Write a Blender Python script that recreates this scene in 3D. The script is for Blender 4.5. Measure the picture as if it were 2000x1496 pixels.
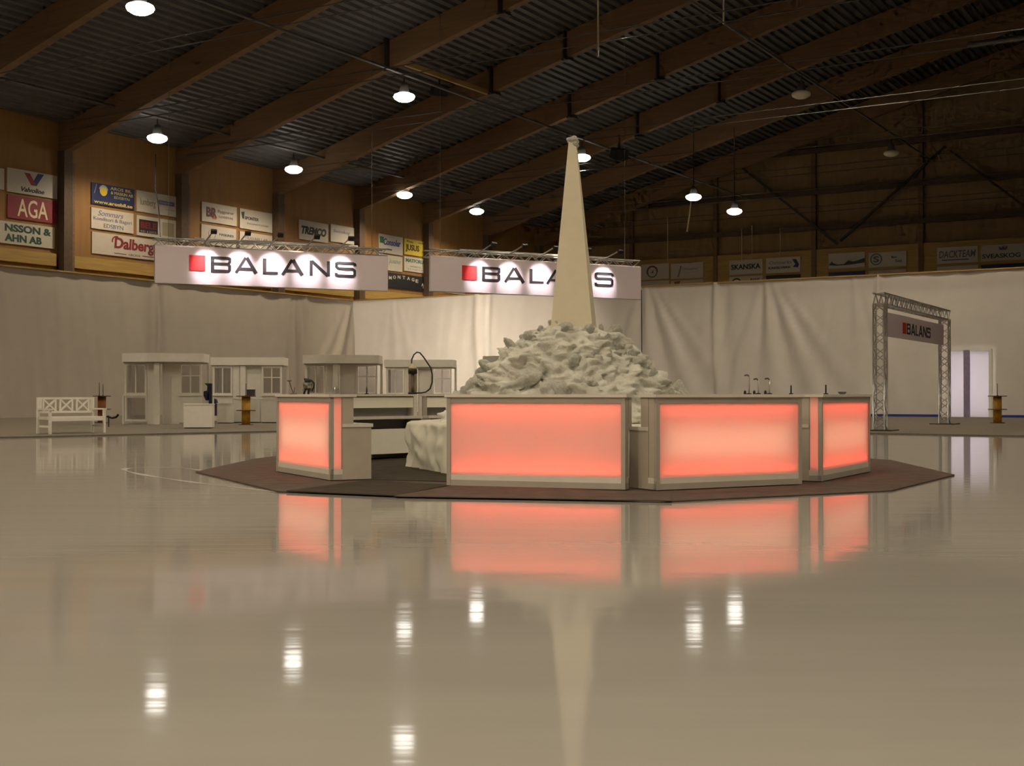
import bpy, bmesh, math, random
from mathutils import Vector, Matrix, noise as mnoise

for _o in list(bpy.data.objects):
    bpy.data.objects.remove(_o)
SC = bpy.context.scene
COL = SC.collection
rnd = random.Random(11)

# ------------------------------------------------------------------ camera, world, exposure
FPX, HY, EYE = 2460.0, 769.0, 1.05          # focal length in pixels, horizon row, eye height
cam_d = bpy.data.cameras.new('camera')
cam_d.sensor_width = 36.0
cam_d.lens = FPX / 2000.0 * 36.0
cam_d.clip_end = 400
cam = bpy.data.objects.new('camera', cam_d)
COL.objects.link(cam)
cam.location = (0, 0, EYE)
cam.rotation_euler = (math.radians(90) + math.atan((HY - 748) / FPX), 0, 0)
SC.camera = cam

world = bpy.data.worlds.new('world')
SC.world = world
world.use_nodes = True
world.node_tree.nodes['Background'].inputs[0].default_value = (0.02, 0.017, 0.013, 1)
world.node_tree.nodes['Background'].inputs[1].default_value = 0.3

SC.view_settings.view_transform = 'Standard'
SC.view_settings.look = 'None'
SC.view_settings.gamma = 1.0
SC.view_settings.use_curve_mapping = False
SC.view_settings.exposure = 0.3
SC.cycles.sample_clamp_indirect = 4.0
SC.cycles.use_denoising = True
SC.cycles.max_bounces = 5
SC.cycles.use_light_tree = False
SC.cycles.use_adaptive_sampling = True
SC.cycles.adaptive_threshold = 0.03
SC.cycles.adaptive_min_samples = 12
SC.cycles.diffuse_bounces = 2
SC.cycles.glossy_bounces = 3
SC.cycles.transmission_bounces = 4
SC.cycles.transparent_max_bounces = 8

LAMP_POWER = 1000.0                       # watts of one lit roof lamp
LAMP_TINT = (1.0, 0.84, 0.62)

# ------------------------------------------------------------------ frames
# the hall: C is the corner of the two cloth walls, U runs along the long wall away from the
# camera, V along the end wall; hall(a, b, z) is a metres off the long wall, b metres before the corner
C = Vector((-9.16, 72.7, 0))
U = Vector((0.5231, 0.8523, 0))
V = Vector((0.8523, -0.5231, 0))
ANG_U = math.atan2(U.y, U.x)
ANG_V = math.atan2(V.y, V.x)

def hall(a, b, z=0.0):
    p = C + V * a - U * b
    return Vector((p.x, p.y, z))

def P(x, y, Y):
    return Vector(((x - 1000) / FPX * Y, Y, EYE + (HY - y) / FPX * Y))

def ground(x, y):
    Y = EYE * FPX / (y - HY)
    return Vector(((x - 1000) / FPX * Y, Y, 0))

def on_long_wall(x, y, a=-0.4):
    o = C + V * a
    t = (x - 1000) / FPX
    b = (o.x - t * o.y) / (U.x - t * U.y)
    Y = o.y - b * U.y
    return b, EYE + (HY - y) / FPX * Y

def on_end_wall(x, y, b=-25.6):
    o = C - U * b
    t = (x - 1000) / FPX
    a = (t * o.y - o.x) / (V.x - t * V.y)
    Y = o.y + a * V.y
    return a, EYE + (HY - y) / FPX * Y

# ------------------------------------------------------------------ materials
def lin(c):
    c = c / 255.0
    return c / 12.92 if c <= 0.04045 else ((c + 0.055) / 1.055) ** 2.4

def rgb(r, g, b):
    return (lin(r), lin(g), lin(b), 1.0)

MATS = {}
def mat(name, col, rough=0.6, metal=0.0, var=0.12, scale=6.0, bump=0.0, stretch=(1, 1, 1), spec=0.5):
    if name in MATS:
        return MATS[name]
    m = bpy.data.materials.new(name)
    m.use_nodes = True
    nt = m.node_tree
    bs = nt.nodes['Principled BSDF']
    bs.inputs['Roughness'].default_value = rough
    bs.inputs['Metallic'].default_value = metal
    bs.inputs['Specular IOR Level'].default_value = spec
    tc = nt.nodes.new('ShaderNodeTexCoord')
    mp = nt.nodes.new('ShaderNodeMapping')
    mp.inputs['Scale'].default_value = stretch
    nz = nt.nodes.new('ShaderNodeTexNoise')
    nz.inputs['Scale'].default_value = scale
    nz.inputs['Detail'].default_value = 4
    rp = nt.nodes.new('ShaderNodeValToRGB')
    c = rgb(*col)
    lo = tuple(max(0, v * (1 - var)) for v in c[:3]) + (1,)
    hi = tuple(min(1, v * (1 + var)) for v in c[:3]) + (1,)
    rp.color_ramp.elements[0].position = 0.3
    rp.color_ramp.elements[0].color = lo
    rp.color_ramp.elements[1].position = 0.7
    rp.color_ramp.elements[1].color = hi
    L = nt.links.new
    L(tc.outputs['Object'], mp.inputs['Vector'])
    L(mp.outputs['Vector'], nz.inputs['Vector'])
    L(nz.outputs['Fac'], rp.inputs['Fac'])
    L(rp.outputs['Color'], bs.inputs['Base Color'])
    if bump:
        bp = nt.nodes.new('ShaderNodeBump')
        bp.inputs['Strength'].default_value = bump
        bp.inputs['Distance'].default_value = 0.05
        L(nz.outputs['Fac'], bp.inputs['Height'])
        L(bp.outputs['Normal'], bs.inputs['Normal'])
    MATS[name] = m
    return m

def emit(name, col, strength):
    m = bpy.data.materials.new(name)
    m.use_nodes = True
    nt = m.node_tree
    nt.nodes.remove(nt.nodes['Principled BSDF'])
    e = nt.nodes.new('ShaderNodeEmission')
    e.inputs[0].default_value = tuple(col) + (1,)
    e.inputs[1].default_value = strength
    nt.links.new(e.outputs[0], nt.nodes['Material Output'].inputs[0])
    MATS[name] = m
    return m

def cloth_mat(name, col, trans=0.35, var=0.05):
    m = bpy.data.materials.new(name)
    m.use_nodes = True
    nt = m.node_tree
    nt.nodes.remove(nt.nodes['Principled BSDF'])
    d = nt.nodes.new('ShaderNodeBsdfDiffuse')
    t = nt.nodes.new('ShaderNodeBsdfTranslucent')
    g = nt.nodes.new('ShaderNodeBsdfGlossy')
    mx = nt.nodes.new('ShaderNodeMixShader')
    mg = nt.nodes.new('ShaderNodeMixShader')
    tc = nt.nodes.new('ShaderNodeTexCoord')
    nz = nt.nodes.new('ShaderNodeTexNoise')
    nz.inputs['Scale'].default_value = 1.3
    rp = nt.nodes.new('ShaderNodeValToRGB')
    c = rgb(*col)
    rp.color_ramp.elements[0].position = 0.3
    rp.color_ramp.elements[0].color = tuple(v * (1 - var) for v in c[:3]) + (1,)
    rp.color_ramp.elements[1].position = 0.7
    rp.color_ramp.elements[1].color = c
    L = nt.links.new
    L(tc.outputs['Object'], nz.inputs['Vector'])
    L(nz.outputs['Fac'], rp.inputs['Fac'])
    for n in (d, t):
        L(rp.outputs['Color'], n.inputs['Color'])
    g.inputs['Color'].default_value = (1, 1, 1, 1)
    g.inputs['Roughness'].default_value = 0.35
    mx.inputs[0].default_value = trans
    L(d.outputs[0], mx.inputs[1])
    L(t.outputs[0], mx.inputs[2])
    mg.inputs[0].default_value = 0.03
    L(mx.outputs[0], mg.inputs[1])
    L(g.outputs[0], mg.inputs[2])
    L(mg.outputs[0], nt.nodes['Material Output'].inputs[0])
    MATS[name] = m
    return m

def glass_mat(name, col, alpha=0.25):
    m = bpy.data.materials.new(name)
    m.use_nodes = True
    nt = m.node_tree
    nt.nodes.remove(nt.nodes['Principled BSDF'])
    tr = nt.nodes.new('ShaderNodeBsdfTransparent')
    tr.inputs[0].default_value = rgb(*col)
    g = nt.nodes.new('ShaderNodeBsdfGlossy')
    g.inputs['Roughness'].default_value = 0.05
    mx = nt.nodes.new('ShaderNodeMixShader')
    mx.inputs[0].default_value = alpha
    nt.links.new(tr.outputs[0], mx.inputs[1])
    nt.links.new(g.outputs[0], mx.inputs[2])
    nt.links.new(mx.outputs[0], nt.nodes['Material Output'].inputs[0])
    MATS[name] = m
    return m

def ice_mat():
    m = bpy.data.materials.new('polished_ice')
    m.use_nodes = True
    nt = m.node_tree
    bs = nt.nodes['Principled BSDF']
    L = nt.links.new
    tc = nt.nodes.new('ShaderNodeTexCoord')
    # long low ripples and resurfacing streaks across the sheet
    mp = nt.nodes.new('ShaderNodeMapping')
    mp.inputs['Scale'].default_value = (0.25, 0.9, 1)
    nz = nt.nodes.new('ShaderNodeTexNoise')
    nz.inputs['Scale'].default_value = 1.0
    nz.inputs['Detail'].default_value = 5
    nz.inputs['Roughness'].default_value = 0.55
    mp2 = nt.nodes.new('ShaderNodeMapping')
    mp2.inputs['Scale'].default_value = (0.28, 1.7, 1)
    n2 = nt.nodes.new('ShaderNodeTexNoise')
    n2.inputs['Scale'].default_value = 1.6
    n2.inputs['Detail'].default_value = 3
    rp = nt.nodes.new('ShaderNodeValToRGB')
    rp.color_ramp.elements[0].position = 0.25
    rp.color_ramp.elements[0].color = rgb(153, 149, 141)
    rp.color_ramp.elements[1].position = 0.75
    rp.color_ramp.elements[1].color = rgb(164, 160, 152)
    rr = nt.nodes.new('ShaderNodeMapRange')
    rr.inputs['To Min'].default_value = 0.045
    rr.inputs['To Max'].default_value = 0.09
    bp = nt.nodes.new('ShaderNodeBump')
    bp.inputs['Strength'].default_value = 0.055
    bp.inputs['Distance'].default_value = 0.03
    L(tc.outputs['Object'], mp.inputs['Vector'])
    L(mp.outputs['Vector'], nz.inputs['Vector'])
    L(tc.outputs['Object'], mp2.inputs['Vector'])
    L(mp2.outputs['Vector'], n2.inputs['Vector'])
    L(nz.outputs['Fac'], rp.inputs['Fac'])
    L(rp.outputs['Color'], bs.inputs['Base Color'])
    L(n2.outputs['Fac'], rr.inputs['Value'])
    L(rr.outputs['Result'], bs.inputs['Roughness'])
    L(n2.outputs['Fac'], bp.inputs['Height'])
    L(bp.outputs['Normal'], bs.inputs['Normal'])
    bs.inputs['IOR'].default_value = 1.36
    MATS['ice'] = m
    return m

ICE = ice_mat()
WHITE = mat('white_paint', (240, 236, 224), 0.45, var=0.03)
BOXGREY = mat('light_box_grey', (150, 146, 142), 0.7, var=0.02)
WHITE2 = mat('white_laminate', (222, 216, 204), 0.35, var=0.03)
FRAME = mat('frame_grey', (176, 168, 156), 0.4, var=0.04)
ENDPANEL = mat('end_panel_grey', (188, 178, 162), 0.5, var=0.04)
WOOD = mat('wall_plywood', (140, 102, 54), 0.7, var=0.09, scale=1.2, stretch=(3, 3, 0.4))
WOODL = mat('rail_timber', (162, 132, 70), 0.6, var=0.15, scale=2.0, stretch=(0.4, 0.4, 6))
WOODD = mat('end_wall_boards', (134, 110, 74), 0.8, var=0.1, scale=1.2, stretch=(3, 3, 0.4))
GLULAM = mat('glulam', (116, 88, 60), 0.7, var=0.15, scale=1.5, stretch=(0.3, 0.3, 7))
COLUMN = mat('column_dark', (84, 66, 48), 0.7, var=0.15)
DECK = mat('roof_sheet', (84, 82, 81), 0.55, var=0.1, scale=3)
STEEL = mat('dark_steel', (58, 52, 46), 0.5, 0.3)
ALU = mat('aluminium', (196, 194, 190), 0.3, 0.85, var=0.05)
ALUD = mat('dull_pipe', (92, 88, 84), 0.5, 0.2, var=0.08)
CABLE = mat('wire_grey', (74, 70, 64), 0.6, var=0.05)
BLACK = mat('black_plastic', (22, 21, 22), 0.45, var=0.1)
NAVY = mat('navy_fabric', (24, 26, 44), 0.8, var=0.1)
BLUETRIM = mat('blue_board', (36, 60, 150), 0.5, var=0.1)
CARPET = mat('grey_carpet', (124, 116, 104), 0.95, var=0.12, scale=9, bump=0.4, spec=0.1)
BARCARPET = mat('brown_carpet', (94, 82, 74), 0.95, var=0.16, scale=5, bump=0.4, spec=0.1)
BARCARPETD = mat('dark_carpet', (66, 60, 50), 0.95, var=0.16, scale=5, bump=0.4, spec=0.1)
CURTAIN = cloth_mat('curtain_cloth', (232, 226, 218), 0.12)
CURTAIN_SHADED = cloth_mat('curtain_cloth_shaded', (198, 188, 174), 0.12)  # same white cloth, darkened to stand for the weaker light on it
INNER = mat('inner_white', (250, 246, 228), 0.45, var=0.02)
PANEL = cloth_mat('opal_panel', (248, 242, 236), 0.62, 0.01)
BANNER = cloth_mat('banner_cloth', (236, 222, 228), 0.10, 0.02)
DOORCLOTH = cloth_mat('door_cloth', (240, 236, 244), 0.45, 0.02)
def snow_mat():
    m = mat('snow', (246, 240, 222), 0.8, var=0.2, scale=4.5)
    nt = m.node_tree
    nz = nt.nodes.new('ShaderNodeTexNoise')
    nz.inputs['Scale'].default_value = 16
    nz.inputs['Detail'].default_value = 8
    nz.inputs['Roughness'].default_value = 0.7
    bp = nt.nodes.new('ShaderNodeBump')
    bp.inputs['Strength'].default_value = 0.8
    bp.inputs['Distance'].default_value = 0.06
    tc = [n for n in nt.nodes if n.type == 'TEX_COORD'][0]
    nt.links.new(tc.outputs['Object'], nz.inputs['Vector'])
    nt.links.new(nz.outputs['Fac'], bp.inputs['Height'])
    nt.links.new(bp.outputs['Normal'], nt.nodes['Principled BSDF'].inputs['Normal'])
    return m
SNOW = snow_mat()
DRAPE = cloth_mat('white_drape', (224, 220, 202), 0.08, 0.12)
SPIRE = mat('spire_card', (232, 222, 194), 0.6, var=0.03)
GLASS = glass_mat('pane_glass', (224, 224, 226), 0.06)
CLEAR = glass_mat('clear_cylinder', (206, 198, 188), 0.12)
TABLEW = mat('ochre_core', (186, 138, 34), 0.6, var=0.2, scale=8)
TABLEB = mat('brown_core', (150, 84, 46), 0.6, var=0.2, scale=8)
DISC = mat('dark_disc', (92, 66, 48), 0.55, var=0.1)
RED = mat('logo_red', (214, 36, 38), 0.6, var=0.02)
INK = mat('letter_black', (34, 28, 32), 0.6, var=0.02)
LAMPGLOW = emit('lamp_glow', (1.0, 0.95, 0.86), 9.0)
LAMPOFF = mat('unlit_lens', (236, 226, 196), 0.4, var=0.02)

_cm = {}
def flat(r, g, b):
    k = (r, g, b)
    if k not in _cm:
        _cm[k] = mat('print_%d_%d_%d' % k, k, 0.55, var=0.03)
    return _cm[k]

# ------------------------------------------------------------------ mesh helpers
class MB:
    def __init__(self):
        self.v, self.f, self.s = [], [], []
    def add(self, vs, fs, smooth=False):
        n = len(self.v)
        self.v += [tuple(p) for p in vs]
        self.f += [tuple(i + n for i in q) for q in fs]
        self.s += [smooth] * len(fs)
        return self
    def box(self, x0, x1, y0, y1, z0, z1, M=None):
        vs = [Vector(p) for p in ((x0, y0, z0), (x1, y0, z0), (x1, y1, z0), (x0, y1, z0),
                                  (x0, y0, z1), (x1, y0, z1), (x1, y1, z1), (x0, y1, z1))]
        if M:
            vs = [M @ p for p in vs]
        return self.add(vs, [(0, 3, 2, 1), (4, 5, 6, 7), (0, 1, 5, 4), (1, 2, 6, 5), (2, 3, 7, 6), (3, 0, 4, 7)])
    def bar(self, p, q, w, h, up=(0, 0, 1)):
        p, q = Vector(p), Vector(q)
        d = (q - p).normalized()
        s = d.cross(Vector(up))
        if s.length < 1e-5:
            s = d.cross(Vector((0, 1, 0)))
        s.normalize()
        t = s.cross(d)
        vs = []
        for e in (p, q):
            for i, j in ((-1, -1), (1, -1), (1, 1), (-1, 1)):
                vs.append(e + s * (w / 2 * i) + t * (h / 2 * j))
        return self.add(vs, [(0, 1, 2, 3), (7, 6, 5, 4), (0, 4, 5, 1), (1, 5, 6, 2), (2, 6, 7, 3), (3, 7, 4, 0)])
    def tube(self, pts, r, n=8, cap=True):
        pts = [Vector(p) for p in pts]
        rs = r if isinstance(r, (list, tuple)) else [r] * len(pts)
        vs, fs = [], []
        ref = None
        for i, p in enumerate(pts):
            d = (pts[min(i + 1, len(pts) - 1)] - pts[max(i - 1, 0)]).normalized()
            if ref is None:
                ref = Vector((0, 0, 1)) if abs(d.z) < 0.9 else Vector((1, 0, 0))
            s = d.cross(ref).normalized()
            t = s.cross(d)
            ref = t
            for k in range(n):
                a = 2 * math.pi * k / n
                vs.append(p + s * (math.cos(a) * rs[i]) + t * (math.sin(a) * rs[i]))
        for i in range(len(pts) - 1):
            for k in range(n):
                a, b = i * n + k, i * n + (k + 1) % n
                fs.append((a, b, b + n, a + n))
        if cap:
            fs.append(tuple(range(n)))
            fs.append(tuple(range((len(pts) - 1) * n, len(pts) * n))[::-1])
        return self.add(vs, fs, True)
    def lathe(self, prof, n=16, c=(0, 0, 0)):
        vs, fs = [], []
        for r, z in prof:
            for k in range(n):
                a = 2 * math.pi * k / n
                vs.append((c[0] + r * math.cos(a), c[1] + r * math.sin(a), c[2] + z))
        for i in range(len(prof) - 1):
            for k in range(n):
                a, b = i * n + k, i * n + (k + 1) % n
                fs.append((a, b, b + n, a + n))
        fs.append(tuple(range(n))[::-1])
        fs.append(tuple(range((len(prof) - 1) * n, len(prof) * n)))
        return self.add(vs, fs, True)
    def prism(self, pts, z0, z1):           # polygon in x, y extruded in z
        n = len(pts)
        vs = [(x, y, z0) for x, y in pts] + [(x, y, z1) for x, y in pts]
        fs = [tuple(range(n))[::-1], tuple(range(n, 2 * n))]
        for i in range(n):
            j = (i + 1) % n
            fs.append((i, j, j + n, i + n))
        return self.add(vs, fs)
    def plate(self, pts, y0, y1):           # polygon in x, z extruded in y
        n = len(pts)
        vs = [(x, y0, z) for x, z in pts] + [(x, y1, z) for x, z in pts]
        fs = [tuple(range(n)), tuple(range(n, 2 * n))[::-1]]
        for i in range(n):
            j = (i + 1) % n
            fs.append((j, i, i + n, j + n))
        return self.add(vs, fs)
    def mesh(self, name):
        me = bpy.data.meshes.new(name)
        me.from_pydata(self.v, [], self.f)
        me.polygons.foreach_set('use_smooth', self.s)
        me.update()
        return me
    def build(self, name, m, parent=None, **kw):
        return obj(name, self.mesh(name), m, parent, **kw)

def obj(name, me, m=None, parent=None, loc=(0, 0, 0), rz=0.0, label=None, cat=None, group=None, kind=None):
    if m is not None and len(me.materials) == 0:
        me.materials.append(m)
    o = bpy.data.objects.new(name, me)
    COL.objects.link(o)
    o.location = loc
    o.rotation_euler = (0, 0, rz)
    if parent:
        o.parent = parent
    tag(o, label, cat, group, kind)
    return o

def tag(o, label=None, cat=None, group=None, kind=None):
    if label: o['label'] = label
    if cat: o['category'] = cat
    if group: o['group'] = group
    if kind: o['kind'] = kind
    return o

def thing(name, label, cat, loc=(0, 0, 0), rz=0.0, group=None):
    o = bpy.data.objects.new(name, None)
    COL.objects.link(o)
    o.empty_display_size = 0.2
    o.location = loc
    o.rotation_euler = (0, 0, rz)
    return tag(o, label, cat, group)

def text_mesh(s, w, h, x, z, y0=-0.02, th=0.015, shear=0.0, bold=0.0):
    cu = bpy.data.curves.new('txt', 'FONT')
    cu.body = s
    cu.size = 1.0
    cu.shear = shear
    cu.offset = bold
    cu.extrude = 0.5
    cu.resolution_u = 3
    cu.align_x = 'LEFT'
    ob = bpy.data.objects.new('txt', cu)
    COL.objects.link(ob)
    dg = bpy.context.evaluated_depsgraph_get()
    me = bpy.data.meshes.new_from_object(ob.evaluated_get(dg))
    bpy.data.objects.remove(ob)
    bpy.data.curves.remove(cu)
    xs = [v.co.x for v in me.vertices]
    ys = [v.co.y for v in me.vertices]
    x0, x1, ya, yb = min(xs), max(xs), min(ys), max(ys)
    for v in me.vertices:
        cx = (v.co.x - x0) / (x1 - x0) - 0.5
        cy = (v.co.y - ya) / (yb - ya) - 0.5
        v.co = Vector((x + cx * w, y0 - th * (v.co.z + 0.5), z + cy * h))
    me.materials.clear()
    return me

# wide square letters for the stand's own name, drawn as strokes in a unit box of given width
def wide_letter(mb, ch, x, z, w, h, y0=-0.02, th=0.012):
    tv, thz = 0.215 * h, 0.165 * h
    def st(p, q, t):
        (ax, az), (bx, bz) = p, q
        d = Vector((bx - ax, bz - az))
        n = Vector((-d.y, d.x)).normalized() * (t / 2)
        mb.plate([(ax + n.x, az + n.y), (ax - n.x, az - n.y), (bx - n.x, bz - n.y), (bx + n.x, bz + n.y)], y0 - th, y0)
    def dot(p, t):
        mb.plate([(p[0] + t / 2 * math.cos(k * math.pi / 4), p[1] + t / 2 * math.sin(k * math.pi / 4)) for k in range(8)], y0 - th, y0)
    def path(ps, t):
        ps = [(x + px * w, z + pz * h) for px, pz in ps]
        for i in range(len(ps) - 1):
            st(ps[i], ps[i + 1], t)
            if i:
                dot(ps[i], t)
    e, g = thz / 2 / h, tv / 2 / w
    if ch == 'B':
        path([(g, 0), (g, 1)], tv)
        path([(0, 1 - e), (0.84, 1 - e), (0.93, 0.88), (0.93, 0.66), (0.84, 0.54), (0.0, 0.54)], thz)
        path([(0.84, 0.54), (1 - g, 0.42), (1 - g, 0.15), (0.86, e), (0, e)], thz * 1.1)
    elif ch == 'A':
        path([(0.07, 0.0), (0.48, 1.0)], thz * 1.1)
        path([(0.52, 1.0), (0.93, 0.0)], tv * 1.05)
        path([(0.2, 0.28), (0.8, 0.28)], thz)
    elif ch == 'L':
        path([(g, 0), (g, 1)], tv)
        path([(0, e), (1, e)], thz)
    elif ch == 'N':
        path([(g, 0), (g, 1)], tv * 0.9)
        path([(0.1, 0.97), (0.9, 0.03)], tv * 0.95)
        path([(1 - g, 0), (1 - g, 1)], tv * 0.9)
    elif ch == 'S':
        path([(0.97, 0.74), (0.97, 0.86), (0.88, 1 - e), (0.14, 1 - e), (0.04, 0.88), (0.04, 0.66), (0.14, 0.55), (0.86, 0.55),
              (0.95, 0.44), (0.95, 0.15), (0.86, e), (0.12, e), (0.03, 0.13), (0.03, 0.26)], thz * 1.1)

# ------------------------------------------------------------------ the hall
A1, B0, B1 = 73.0, -26.0, 80.0
RIDGE = 36.0
BD = 1.2                                   # depth of the roof beams

def beam_z(a):
    a = max(0.0, a if a <= RIDGE else 2 * RIDGE - a)
    return 12.0 + 0.285 * a - 0.0006 * a * a

fl = MB()
fl.add([hall(-1.2, B1), hall(A1, B1), hall(A1, B0 - 0.3), hall(-1.2, B0 - 0.3)], [(0, 1, 2, 3)])
FLOOR = fl.build('floor', ICE, kind='structure')

# ribbed sheet roof
prof = []
a = -1.2
while a < A1:
    for da, dz in ((0.0, 0.0), (0.16, 0.0), (0.20, 0.12), (0.36, 0.12)):
        prof.append((a + da, beam_z(a + da) + BD + dz))
    a += 0.40
cm = MB()
vs = []
for a, z in prof:
    vs.append(hall(a, B1, z))
    vs.append(hall(a, B0 - 0.3, z))
cm.add(vs, [(2 * i, 2 * i + 2, 2 * i + 3, 2 * i + 1) for i in range(len(prof) - 1)])
CEIL = cm.build('ceiling', DECK, kind='structure')

BEAMS = [40.65, 33.65, 26.65, 19.65, 12.65, 5.65, -1.35, -8.35, -15.35, -22.35]
SPLICE_PX = {12.65: (764, 985), 5.65: (966, 1110), -1.35: (1118, 1290), -8.35: (1250, 1410)}
for b in BEAMS:
    aa = [-0.9 + i * (A1 - 0.2 + 0.9) / 30 for i in range(31)]
    low = [(a, beam_z(a) - (0.25 if a < 0.5 else 0)) for a in aa]
    top = [(a, beam_z(a) + BD - 0.01) for a in aa]
    mb = MB()
    vs = []
    for (a, z0), (_, z1) in zip(low, top):
        for db in (0.19, -0.19):
            vs.append(hall(a, b + db, z0))
            vs.append(hall(a, b + db, z1))
    fs = []
    for i in range(30):
        k = 4 * i
        fs += [(k, k + 4, k + 5, k + 1), (k + 2, k + 3, k + 7, k + 6), (k, k + 2, k + 6, k + 4), (k + 1, k + 5, k + 7, k + 3)]
    mb.add(vs, fs)
    bo = mb.build('beam', GLULAM, CEIL)
    for px in SPLICE_PX.get(b, ()):
        a = on_end_wall(px, 0, b)[0]
        s = MB()
        for db in (0.24, -0.24):
            s.bar(hall(a, b + db, beam_z(a) - 0.12), hall(a, b + db, beam_z(a) + BD), 0.42, 0.08, up=V)
        s.bar(hall(a, b + 0.28, beam_z(a) - 0.10), hall(a, b - 0.28, beam_z(a) - 0.10), 0.42, 0.08)
        s.build('splice_plate', STEEL, bo)
    for z in (12.75, 13.1):
        t = MB()
        t.tube([hall(0.0, b + 0.3, z), hall(A1 - 1, b + 0.3, z)], 0.022, 5)
        t.build('tie_rod', CABLE, bo)

# long wall with columns and timber rails
wm = MB()
vs = [hall(a, b, z) for a in (-1.2, -0.9) for b in (B1, B0 - 0.3) for z in (0, 14)]
wm.add(vs, [(0, 2, 3, 1), (4, 5, 7, 6), (0, 1, 5, 4), (2, 6, 7, 3), (1, 3, 7, 5), (0, 4, 6, 2)])
WALLL = wm.build('wall_left', WOOD, kind='structure')
for b in BEAMS:
    m = MB()
    m.bar(hall(-0.66, b, 0), hall(-0.66, b, beam_z(0) - 0.1), 0.46, 0.46, up=V)
    co = m.build('column', COLUMN, WALLL)
    m = MB()
    m.bar(hall(-0.62, b - 0.34, 0), hall(-0.62, b - 0.34, beam_z(0) - 0.6), 0.16, 0.2, up=V)
    m.build('column_post', GLULAM, co)
for i, b in enumerate(BEAMS[:-1]):
    b2 = BEAMS[i + 1]
    m = MB()
    m.bar(hall(-0.78, b - 0.24, 7.0), hall(-0.78, b2 + 0.45, 7.0), 0.20, 0.55)
    m.build('rail_board', WOODL, WALLL)
    m = MB()
    m.bar(hall(-0.5, b - 0.24, 6.42), hall(-0.5, b2 + 0.45, 6.42), 0.75, 0.10)
    m.build('ledge_board', WOODL, WALLL)

# end wall with girts, studs, braces and the timber strip that carries the boards
wm = MB()
vs = [hall(-1.2, B0, 0), hall(A1, B0, 0)] + [hall(a, B0, beam_z(a) + BD + 0.2) for a in (A1, RIDGE, -1.2)]
n = len(vs)
vs += [p + U * 0.3 for p in vs]
wm.add(vs, [tuple(range(n)), tuple(range(2 * n - 1, n - 1, -1))] + [(i, i + n, (i + 1) % n + n, (i + 1) % n) for i in range(n)])
WALLB = wm.build('wall_back', WOODD, kind='structure')
for a in [on_end_wall(x, 0, B0)[0] for x in (1236, 1400, 1592, 1801, 2040)]:
    m = MB()
    m.bar(hall(a, B0 + 0.15, 0), hall(a, B0 + 0.15, beam_z(a) + BD - 0.2), 0.3, 0.3, up=V)
    m.build('stud', GLULAM, WALLB)
for z in (12.2, 14.6, 17.4):
    m = MB()
    m.bar(hall(-0.6, B0 + 0.38, z), hall(60 if z < 15 else 55, B0 + 0.38, z), 0.16, 0.34)
    m.build('girt', COLUMN, WALLB)
for (a0, z0), (a1, z1) in (((13.5, 17.0), (20.5, 11.0)), ((27.5, 16.8), (20.7, 11.2)), ((34.0, 11.0), (27.8, 16.5))):
    m = MB()
    m.bar(hall(a0, B0 + 0.55, z0), hall(a1, B0 + 0.55, z1), 0.14, 0.14)
    m.build('brace', STEEL, WALLB)
m = MB()
m.bar(hall(-0.5, B0 + 0.12, 9.45), hall(50, B0 + 0.12, 9.45), 0.2, 2.6)
m.build('strip_board', WOODL, WALLB)

# the two sides of the hall behind the viewer
m = MB()
vs = [hall(a, b, z) for a in (A1, A1 + 0.3) for b in (B1, B0 - 0.3) for z in (0, 14)]
m.add(vs, [(0, 1, 3, 2), (4, 6, 7, 5), (0, 4, 5, 1), (2, 3, 7, 6), (1, 5, 7, 3), (0, 2, 6, 4)])
m.build('wall_right', WOOD, kind='structure')
m = MB()
vs = [hall(-1.2, B1, 0), hall(A1, B1, 0)] + [hall(a, B1, beam_z(a) + BD + 0.2) for a in (A1, RIDGE, -1.2)]
m.add(vs, [(4, 3, 2, 1, 0)])
m.build('wall_front', WOODD, kind='structure')

# ------------------------------------------------------------------ cloth walls
CH = 6.43
DOOR_A0, DOOR_A1, DOOR_Z = 33.15, 35.05, 2.95

def folds(s, z, seed, seams, fans):
    d = 0.08 * mnoise.noise((s * 0.7 + 0.25 * z, z * 0.15, seed)) + 0.045 * mnoise.noise((s * 2.2 - 0.3 * z, z * 0.2, seed + 7))
    for s0, w, amp in seams:
        d += amp * math.exp(-((s - s0 - 0.05 * math.sin(z)) / w) ** 2)
    for s0, reach, amp, lean in fans:
        # gathers running down and outwards from one hanging point
        q = (s - s0) / (0.35 + (CH - z) * lean)
        if abs(q) < reach:
            d += amp * math.sin(q * 7.5) * (1 - abs(q) / reach) * min(1, 0.3 + (CH - z) / 3)
    return d

def curtain(name, label, at, s0, s1, step, seed, seams, fans, hole=None, flip=False, cloth=None):
    n = int(round((s1 - s0) / step))
    rows = 26
    vs, fs = [], []
    for i in range(n + 1):
        s = s0 + (s1 - s0) * i / n
        for j in range(rows + 1):
            z = 0.02 + (CH - 0.02) * j / rows
            vs.append(at(s, folds(s, z, seed, seams, fans), z))
    for i in range(n):
        s = s0 + (s1 - s0) * (i + 0.5) / n
        for j in range(rows):
            z = CH * (j + 0.5) / rows
            if hole and hole[0] < s < hole[1] and z < hole[2]:
                continue
            k = i * (rows + 1) + j
            q = (k, k + rows + 1, k + rows + 2, k + 1)
            fs.append(q[::-1] if flip else q)
    root = thing(name, label, 'curtain')
    mb = MB()
    mb.add(vs, fs, True)
    mb.build('cloth', cloth or CURTAIN, root)
    t = MB()
    t.bar(at(s0, 0.05, CH + 0.0), at(s1, 0.05, CH + 0.0), 0.14, 0.06)
    t.build('top_batten', WOODL, root)
    return root

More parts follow.
